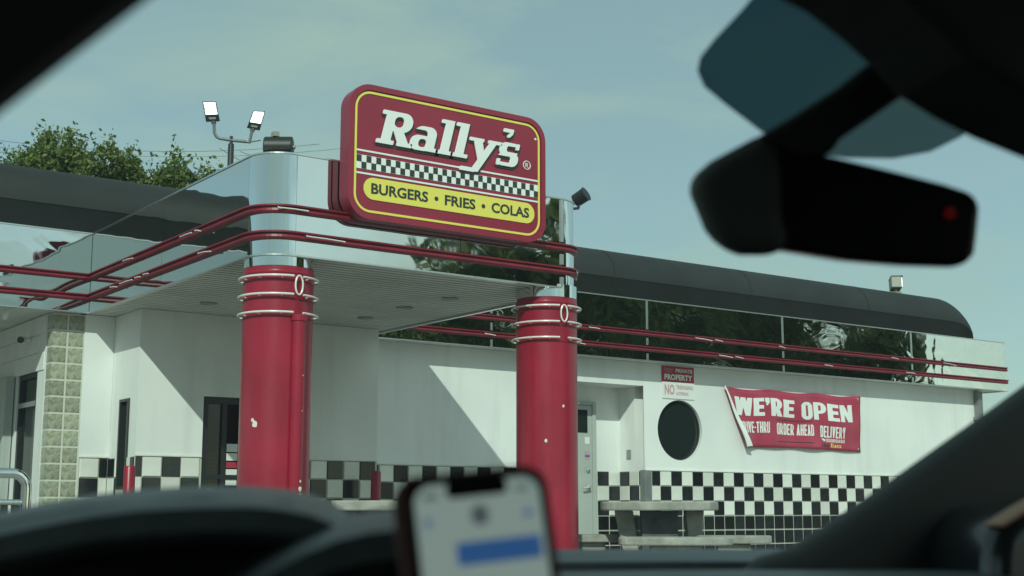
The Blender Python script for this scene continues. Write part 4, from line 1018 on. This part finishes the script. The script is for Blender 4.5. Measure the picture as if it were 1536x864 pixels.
pts += [(xc-0.10 - 0.0, 9.2, zt)] + [(xc-0.10+0.10*math.sin(R(t)), 9.2, zt-0.10+0.10*math.cos(R(t))) for t in range(15, 91, 15)] + [(xc, 9.2, 0.4), (xc, 9.2, -0.05)]
MB().tube(pts, 0.034, 14).build('pipe', M['chrome'], rl, True)
zr = zt-0.19
MB().tube([(a_.x, 9.2, zr), (xc, 9.2, zr)], 0.02, 12).build('lower_pipe', M['chrome'], rl, True)
for px in (6, 22): q = hit(px, 750, 1, 9.2); MB().box(q.x-0.02, q.x+0.02, 9.19, 9.21, 0, zr).build('post', M['dkmetal'], rl)

# ------------------------------------------------------------------ light pole behind
LD = 24.0
pt = on_dir(347, 207, LD); lp = thing('street_lamp', (pt.x, pt.y, -0.25), 'dark pole with two lit LED floodlight heads behind the canopy', 'street lamp')
MB().tube([(pt.x, pt.y, -0.25), (pt.x, pt.y, pt.z-0.12), (pt.x, pt.y, pt.z-0.1)], [0.06, 0.052, 0.04], 14).build('pole', M['dkmetal'], lp, True)
MB().tube([(pt.x, pt.y, pt.z-0.12), (pt.x, pt.y, pt.z+0.03)], 0.028, 12).build('pole_top', M['dkmetal'], lp, True)
hp1, hp2 = on_dir(321, 185, LD), on_dir(378, 196, LD)
e1, e2 = on_dir(322, 203, LD), on_dir(374, 214, LD)
arm = [hp1, hp1 + (e1-hp1)*0.8, e1 + (pt-e1)*0.12 + Vector((0,0,-0.02)), e1 + (pt-e1)*0.3 + Vector((0,0,-0.04)), pt - Vector((0,0,0.04)), e2 + (pt-e2)*0.25, e2, hp2]
MB().tube(arm, 0.028, 10).build('arm', M['greymetal'], lp, True)
MB().tube([e2 + (pt-e2)*0.1, on_dir(391, 210, LD)], 0.016, 8).build('arm', M['greymetal'], lp, True)
def head(base, tl, tr, br, bl_):
    q = [on_dir(*k, LD) for k in (bl_, br, tr, tl)]
    n = (q[1]-q[0]).cross(q[3]-q[0]).normalized()
    if n.dot(EYE - q[0]) < 0: n = -n
    hd = MB().prism(q, -n*0.10).build('lamp_head', M['dkmetal'], lp, bevel=0.012)
    def at(u, v): return (q[0]*(1-u)+q[1]*u)*(1-v) + (q[3]*(1-u)+q[2]*u)*v + n*0.003
    for v0, v1 in ((0.36, 0.64), (0.68, 0.95)):
        MB().prism([at(0.08, v0), at(0.92, v0), at(0.92, v1), at(0.08, v1)], n*0.004).build('led_panel', M['lamp'], hd)
    MB().prism([at(0.25, 0.12), at(0.75, 0.12), at(0.75, 0.22), at(0.25, 0.22)], n*0.004).build('label_plate', M['floodgrey'], hd)
    MB().tube([base, (q[0]+q[1])*0.5 - n*0.05], 0.04, 10).build('knuckle', M['greymetal'], lp, True)
head(hp1, (303.5, 152), (324, 152), (330, 182), (309, 183))
head(hp2, (380, 166), (398, 167), (389.5, 196), (370, 192))

# overhead wires
w1 = thing('power_lines', (0, 40, 0), 'thin dark overhead cables crossing the sky behind the lamp pole', 'cables')
for (a, b, d, m_) in (((-60, 203), (480, 216), 42, 0.006), ((-60, 214), (520, 222), 42, 0.005), ((150, 244), (430, 252), 42, 0.005), ((329, 222), (420, 262), 30, 0.006), ((360, 227), (410, 229), 30, 0.005)):
    A, B = on_dir(*a, d), on_dir(*b, d); n = 14
    MB().tube([A + (B-A)*i/n - Vector((0,0,0.35*4*(i/n)*(1-i/n) if d > 40 else 0.08*4*(i/n)*(1-i/n))) for i in range(n+1)], m_, 5).build('cable', M['wire'], w1)

# ------------------------------------------------------------------ trees
def tree(base, h, rad, seed, n, label, group, leafsize=0.16, m='leaf', low=0.35, squash=1.0):
    rr = np.random.default_rng(seed); t = thing('tree', base, label, 'tree', group); B = Vector(base)
    r0 = h*0.022
    tr = MB(); tr.tube([B + Vector((0.1*math.sin(k*1.7+seed), 0.1*math.cos(k*2.1+seed), h*0.8*k/6)) for k in range(7)], [r0*(1-0.13*k) for k in range(7)], 10)
    centers = []
    for k in range(46):
        a = rr.uniform(0, 2*math.pi); v = rr.uniform(-1, 1); rad_ = rad*math.sqrt(1-v*v*0.8)*rr.uniform(0.35, 1.0)
        zc = h*(low + (1-low)*0.5) + v*h*(1-low)*0.5*0.92
        centers.append((base[0]+rad_*math.cos(a), base[1]+rad_*math.sin(a), base[2]+zc))
    for k in range(0, 24):
        c = Vector(centers[k]); s = B + Vector((0, 0, max(h*0.2, (c.z-B.z)*0.6)))
        mid = (s+c)/2 + Vector((0, 0, -0.1*rad)); tr.tube([s, mid, c], [r0*0.4, r0*0.25, r0*0.08], 6)
    tr.build('trunk', M['bark'], t, True)
    C = np.array(centers); idx = rr.integers(0, len(C), n)
    cr = rad*rr.uniform(0.18, 0.42, len(C))
    d = rr.normal(size=(n, 3)); d /= np.linalg.norm(d, axis=1)[:, None]
    P = C[idx] + d*(cr[idx]*rr.uniform(0.25, 1.0, n)**0.5)[:, None]*np.array([1, 1, 0.85*squash])
    # sprigs reaching up and out
    ns = n//7; top = rr.integers(0, len(C), ns); ax_ = rr.normal(size=(ns, 3))*0.35; ax_[:, 2] = np.abs(ax_[:, 2]) + 0.8
    k = rr.integers(0, ns//7+1, ns); axs = ax_[k]; ctop = C[top[k]]
    P[:ns] = ctop + axs*(rr.uniform(0.5, 1.25, ns)*rad*0.36)[:, None] + rr.normal(size=(ns, 3))*0.05*rad*0.5
    nrm = rr.normal(size=(n, 3)); nrm[:, 2] += 0.5; nrm /= np.linalg.norm(nrm, axis=1)[:, None]
    a = np.cross(nrm, rr.normal(size=(n, 3))); a /= np.linalg.norm(a, axis=1)[:, None]; b = np.cross(nrm, a)
    s = leafsize*rr.uniform(0.6, 1.3, n)[:, None]
    V = np.stack([P - a*s*0.5, P + b*s*0.32 + nrm*s*0.08, P + a*s*0.6, P - b*s*0.32 + nrm*s*0.08], 1).reshape(-1, 3)
    me = bpy.data.meshes.new('crown'); me.vertices.add(4*n); me.vertices.foreach_set('co', V.ravel())
    me.loops.add(4*n); me.loops.foreach_set('vertex_index', np.arange(4*n)); me.polygons.add(n)
    me.polygons.foreach_set('loop_start', np.arange(n)*4); me.polygons.foreach_set('loop_total', np.full(n, 4)); me.update(); me.validate()
    me.materials.append(M[m]); mesh_obj('crown', me, None, t)
    return t
def treeat(px, topy, dist, rad, seed, label, n=16000):
    g_ = gp(px, dist); top = on_dir(px, topy, 1.0); dz = (top.z-EYE.z)/math.hypot(top.x, top.y)*math.hypot(*g_)
    tree((g_[0], g_[1], -0.25), EYE.z + dz + 0.25, rad, seed, n, label, 'green trees behind the left roof', 0.115, 'leaf', 0.35)
for px, ty, d_, rd, lab, n_ in ((-20, 226, 33, 1.6, 'at the left edge', 46000), (45, 221, 34, 1.5, 'tallest crown', 46000), (110, 222, 33, 1.4, 'third from the left', 42000),
    (176, 222, 34, 1.4, 'wide crown', 42000), (236, 254, 33, 1.3, 'low crown', 36000), (290, 262, 34, 0.8, 'slender, nearest the lamp pole', 14000)):
    treeat(px, ty - (14 if px > 200 else 0), d_, rd, int(px+60), 'leafy tree behind left roof edge, ' + lab, n_)
for i, (x, y, h, rd, lab) in enumerate(((28.8, -20.5, 12.0, 5.0, 'first from the sign'), (38.5, -24, 13.5, 5.6, 'second from the sign'), (49.5, -27.5, 15.0, 6.1, 'third from the sign'), (61.0, -31.0, 15.6, 6.2, 'nearest the far end of the band'))):
    tree((x, y, -0.25), h, rd, 20+i, 17000, 'tall tree mirrored in the steel band, ' + lab, 'trees across the street mirrored in the steel band', 0.46 + 0.05*i, 'leaf_dark', 0.05)

# ------------------------------------------------------------------ the car we look out of
B_ = R(14)
CF = (_F*math.cos(B_) - _RT*math.sin(B_)).normalized(); CR = (_RT*math.cos(B_) + _F*math.sin(B_)).normalized()
def cp(r, f, z): return EYE + CR*r + CF*f + _U*z
car = thing('car', EYE + Vector((0, 0, -1.01)) - CF*0.3, 'dark interior of the car around the viewer, with dashboard, mirror and pillars', 'car')
WB, WT = (1.75, -0.12), (0.89, 0.46)          # windshield foot and head: (forward, height)
wn = (CR.cross(Vector(cp(0, *WT)) - Vector(cp(0, *WB)))).normalized()
wp0 = cp(0, *WB)
def cpoly(pts, f): return [hitp(px, py, EYE + CF*f, CF) for px, py in pts]
def wpoly(pts, off=0.0): return [hitp(px, py, wp0 - CF*off, wn) for px, py in pts]
# windshield
MB().prism([cp(-0.75, *WB), cp(1.15, *WB), cp(1.0, *WT), cp(-0.62, *WT)], -wn*0.0).build('windshield', M['windshield'], car) if False else None
ws = MB(); ws.add([cp(-0.85, *WB), cp(1.25, *WB), cp(1.05, *WT), cp(-0.70, *WT)], [(0,1,2,3)]); ws.build('windshield', M['windshield'], car)
for P_, mm in (([(1150, -30), (1110, 18), (1072, 58), (1050, 86), (1046, 106), (1056, 130), (1090, 158), (1140, 196), (1200, 226), (1232, 233), (1320, 150), (1300, -30)], 'frit'),
               ([(1234.5, 233), (1270, 237), (1340, 238), (1395, 228), (1440, 206), (1520, 150), (1400, -30), (1303, -30), (1322, 150)], 'frit_pale')):
    P_ = wpoly(P_, 0.012); MB().add(P_, [tuple(range(len(P_)))]).build('tinted_band', M[mm], car)
# header / roof lining and roof slab
hd = cpoly([(1100, -40), (1150, -4), (1205, 24), (1255, 62), (1297, 100), (1345, 150), (1400, 184), (1455, 212), (1540, 246), (1700, 300), (1900, 330), (1900, -500), (1000, -500)], 0.86)
MB().prism(hd, -CF*0.10).build('roof_lining', M['carblack'], car, bevel=0.008)
MB().prism([cp(-0.72, 0.88, 0.455), cp(1.08, 0.88, 0.455), cp(1.05, -1.6, 0.50), cp(-0.70, -1.6, 0.50)], (0, 0, 0.05)).build('roof', M['carblack'], car)
MB().prism([cp(-0.76, 0.9, 0.507), cp(1.1, 0.9, 0.507), cp(1.06, -1.7, 0.555), cp(-0.74, -1.7, 0.555)], (0, 0, 0.02)).build('roof_skin', M['carpaint'], car, bevel=0.01)
# sun visor in the upper left
sv = cpoly([(-60, 228), (0, 180), (105, 98), (222, 8), (310, -60), (200, -420), (-500, -420), (-500, 300)], 0.52)
MB().prism(sv, -CF*0.03).build('sun_visor', M['carblack'], car, bevel=0.006)
# right front pillar (thick, runs from the dash up and back)
pl = cpoly([(1110, 838), (1170, 822), (1230, 784), (1300, 737), (1400, 666), (1470, 617), (1540, 566), (1640, 490), (1760, 420), (1900, 420), (1640, 690), (1536, 742), (1500, 768), (1486, 800), (1478, 864), (1475, 1000), (1050, 1000)], 1.22)
MB().prism(pl, -CF*0.05).build('front_pillar', M['pillar'], car, smooth=True, bevel=0.018, seg=4)
# dashboard: swept profile
prof_d = [(1.78, -0.14), (1.66, -0.066), (1.56, -0.046), (1.50, -0.0445), (1.40, -0.050), (1.375, -0.054), (1.37, -0.080), (1.22, -0.085), (1.21, -0.060), (1.17, -0.054), (1.10, -0.053), (1.02, -0.062), (0.97, -0.085), (0.95, -0.12), (0.95, -0.55), (1.78, -0.55)]
n_ = len(prof_d); rs_ = np.linspace(-0.8, 1.12, 20); vs = []; fs = []
for r_ in rs_:
    for f_, z_ in prof_d: vs.append(cp(r_, f_ - 0.05*max(0, r_-0.2)**2, z_ - 0.006*max(0, r_-0.5)))
for i in range(len(rs_)-1):
    for j in range(n_): fs.append((i*n_+j, i*n_+(j+1) % n_, (i+1)*n_+(j+1) % n_, (i+1)*n_+j))
MB().add(vs, fs).build('dashboard', M['dash'], car, True)
# instrument cowl: arched hood over the gauges
def hood(outer, f0, f1, thick, name, m):
    a = cpoly(outer, f1); n = len(a); vs = []; fs = []
    loc = [((p-EYE).dot(CR), (p-EYE).z) for p in a]
    q = f0/f1; lo = [(r*q, z*q) for r, z in loc]; cr_ = sum(p[0] for p in lo)/n
    rings = []
    for f_, dz, k in ((f0+0.012, -thick-0.012, 0.96), (f0, -thick*0.75-0.010, 0.975), (f0+0.002, -0.011, 0.985), (f0+0.02, -0.008, 0.99)):
        rings.append([cp(cr_ + (r-cr_)*k, f_, z + dz) for r, z in lo])
    rings.append([cp(r, f1, z) for r, z in loc]); rings.append([cp(r, f1+0.05, z-0.03) for r, z in loc])
    vs = [v for q in rings for v in q]
    for i in range(len(rings)-1):
        for j in range(n-1): fs.append((i*n+j, i*n+j+1, (i+1)*n+j+1, (i+1)*n+j))
    o = MB().add(vs, fs).build(name, m, car, True)
    return loc
hood([(-200, 800), (-60, 778), (0, 768), (60, 756), (130, 743), (210, 734), (300, 729), (380, 729), (430, 734), (470, 742), (500, 754), (522, 772), (534, 800), (540, 900)], 0.74, 1.02, 0.018, 'instrument_cowl', M['dash'])
gg = cpoly([(-220, 1000), (-200, 812), (0, 784), (130, 759), (300, 745), (430, 751), (490, 772), (515, 820), (522, 1000)], 0.80)
MB().prism(gg, CF*0.03).build('gauge_panel', M['carblack'], car)
hood([(300, 905), (345, 866), (400, 828), (455, 798), (505, 778), (555, 766), (610, 761), (680, 768), (740, 790), (780, 830), (800, 880)], 0.68, 0.78, 0.02, 'screen_cowl', M['dash'])
gg = cpoly([(330, 1000), (352, 880), (420, 838), (490, 805), (560, 788), (620, 786), (680, 792), (730, 812), (765, 850), (785, 1000)], 0.72)
MB().prism(gg, CF*0.03).build('screen_panel', M['carblack'], car)
# rear view mirror
MF = FW
def fpoly(pts, d): return [hitp(px, py, EYE + FW*d, FW) for px, py in pts]
rv = MB().prism(fpoly([(1066, 268), (1142, 207), (1195, 196), (1240, 232), (1330, 253), (1420, 276), (1460, 289), (1472, 307), (1468, 350), (1464, 380), (1452, 396), (1430, 401), (1350, 398), (1270, 391), (1190, 378), (1100, 366)], 1.06), FW*0.035).build('rear_view_mirror', M['gloss'], car, smooth=True, bevel=0.012, seg=4)
MB().prism(fpoly([(1023, 278), (1060, 246), (1120, 214), (1150, 208), (1158, 260), (1160, 330), (1172, 376), (1140, 384), (1105, 384), (1072, 374), (1052, 345), (1038, 310)], 1.10), -FW*0.05).build('mirror_shell', M['pillar'], rv, smooth=True, bevel=0.014, seg=4)
MB().prism(fpoly([(1125, 212), (1180, 180), (1250, 136), (1300, 96), (1350, 140), (1340, 152), (1285, 190), (1250, 214), (1236, 236), (1190, 240)], 1.08), -FW*0.03).build('mirror_stem', M['carblack'], rv, smooth=True, bevel=0.010, seg=3)
q = hitp(1425, 320, EYE + FW*1.055, FW)
MB().lathe(q, [(0.005, 0), (0.004, 0.002)], 16, -FW).build('red_light', M['led'], rv)
# door mirror outside the right window, door, side glass
dm = cpoly([(1489, 1000), (1490, 840), (1498, 800), (1512, 780), (1540, 760), (1700, 740), (1760, 800), (1760, 1000)], 1.06)
mi = MB().prism(dm, CF*0.12).build('door_mirror', M['carpaint'], car, smooth=True, bevel=0.02, seg=4)
mt = cpoly([(1503, 786), (1540, 762), (1575, 742), (1575, 750), (1540, 770), (1507, 792)], 1.055)
MB().prism(mt, CF*0.03).build('mirror_trim', M['tan'], mi, smooth=True, bevel=0.004)
def side(r, name):
    MB().prism([cp(r, 1.75, -0.95), cp(r, 1.75, -0.16), cp(r, 0.3, -0.19), cp(r, -1.6, -0.15), cp(r, -1.6, -0.95)], CR*0.05).build(name, M['carpaint'], car, bevel=0.01)
side(1.16, 'door'); side(-0.85, 'door')
MB().add([cp(1.17, 1.2, -0.17), cp(1.17, -1.5, -0.15), cp(1.06, -1.5, 0.46), cp(1.06, 0.8, 0.46)], [(0,1,2,3)]).build('side_window', M['sideglass'], car)
MB().add([cp(-0.83, 1.2, -0.17), cp(-0.83, -1.5, -0.15), cp(-0.73, -1.5, 0.46), cp(-0.73, 0.8, 0.46)], [(0,1,2,3)]).build('side_window', M['sideglass'], car)
MB().prism([cp(-0.85, -1.62, -0.95), cp(1.2, -1.62, -0.95), cp(1.08, -1.62, 0.5), cp(-0.74, -1.62, 0.5)], -CF*0.05).build('rear_wall', M['carblack'], car)
MB().prism([cp(-0.8, 1.8, -0.95), cp(1.15, 1.8, -0.95), cp(1.15, -1.6, -0.95), cp(-0.8, -1.6, -0.95)], (0, 0, 0.08)).build('floor', M['carblack'], car)
MB().prism([cp(-0.82, 1.80, -0.15), cp(1.20, 1.80, -0.15), cp(1.10, 2.9, -0.33), cp(-0.72, 2.9, -0.33)], (0, 0, -0.4)).build('hood', M['carpaint'], car, bevel=0.03, seg=3)
for r_ in (-0.78, 1.1):
    for f_ in (2.35, -1.0):
        w_ = MB().lathe(cp(r_, f_, -0.70), [(0.20, 0), (0.31, 0.01), (0.31, 0.2), (0.20, 0.21)], 32, CR).build('wheel', M['wire'], car, True)

# ------------------------------------------------------------------ phone in its holder
PD = 0.62
def ppt(px, py): return hitp(px, py, EYE + FW*PD, FW)
tl = ppt(606, 722); s_ = PD/FPX
pu = (_RT*197 + UP*14 + FW*46).normalized()
ph_ = (-(_RT*37) + UP*158); ph_ = (ph_ - pu*ph_.dot(pu)); 
pv = (ph_.normalized() + FW*0.25); pv = (pv - pu*pv.dot(pu)).normalized()     # up along the phone
pn = pu.cross(pv).normalized()
if pn.dot(FW) > 0: pn = -pn
PW, PH = 0.0662, 0.137
phone = thing('phone', tl - pv*PH, 'smartphone with a pale lit screen held upright in front of the dashboard', 'phone')
def prr(x0, x1, y0, y1, r, c, n=6): return [tl + pu*x - pv*(PH - y) + pn*c for x, y in rrect(x0, x1, y0, y1, r, n)]
MB().prism(prr(-0.0055, PW+0.002, -0.004, PH+0.002, 0.012, -0.0095), pn*0.009).build('case', M['case'], phone, smooth=True, bevel=0.002)
MB().prism(prr(0, PW, 0, PH, 0.010, -0.0005), pn*0.0015).build('body', M['gloss'], phone, smooth=True, bevel=0.0005)
MB().prism(prr(0.0035, PW-0.0035, 0.0035, PH-0.0035, 0.008, 0.0011), pn*0.0003).build('screen', M['screen'], phone)
MB().prism(prr(0.0185, PW-0.0185, PH-0.0105, PH-0.0030, 0.003, 0.0015), pn*0.0003).build('notch', M['gloss'], phone)
MB().prism(prr(0.0290, 0.0375, PH-0.0240, PH-0.0145, 0.0042, 0.0015), pn*0.0003).build('icon', M['screen_grey'], phone)
MB().prism(prr(0.0205, 0.0605, PH-0.0415, PH-0.0310, 0.001, 0.0015), pn*0.0003).build('blue_bar', M['screen_blue'], phone)
MB().prism(prr(0.0085, 0.022, PH-0.063, PH-0.0545, 0.002, 0.0015), pn*0.0003).build('icon', M['screen_grey'], phone)
hc = tl + pu*PW*0.5 - pv*PH*0.6
MB().prism(prr(0.0075, 0.0145, PH-0.010, PH-0.0075, 0.0008, 0.0015), pn*0.0003).build('icon', M['screen_grey'], phone)
MB().prism(prr(PW-0.015, PW-0.0085, PH-0.010, PH-0.0078, 0.0008, 0.0015), pn*0.0003).build('icon', M['screen_grey'], phone)
MB().prism(prr(0.0075, 0.0098, PH-0.0225, PH-0.0185, 0.0008, 0.0015), pn*0.0003).build('icon', M['screen_blue'], phone)
MB().prism(prr(PW-0.012, PW-0.0085, PH-0.022, PH-0.019, 0.0008, 0.0015), pn*0.0003).build('icon', M['screen_blue'], phone)
ho = thing('phone_holder', hc - pn*0.02, 'black clamp holding the phone on the dashboard', 'phone holder')
MB().prism([hc + pu*a + pv*b - pn*0.0105 for a, b in ((-.03,-.05),(.03,-.05),(.03,.05),(-.03,.05))], -pn*0.012).build('cradle', M['carblack'], ho, bevel=0.003)
e_ = hc - pn*0.0225
MB().tube([e_, e_ - pn*0.02, cp((e_-EYE).dot(CR), (e_-EYE).dot(CF)+0.10, (e_-EYE).z-0.05), cp((e_-EYE).dot(CR), 1.0, -0.075)], 0.008, 10).build('arm', M['carblack'], ho, True)

for _o in SC.objects:
    if _o.type == 'MESH' and _o.name.startswith('Empty'): print('bad', _o.name)
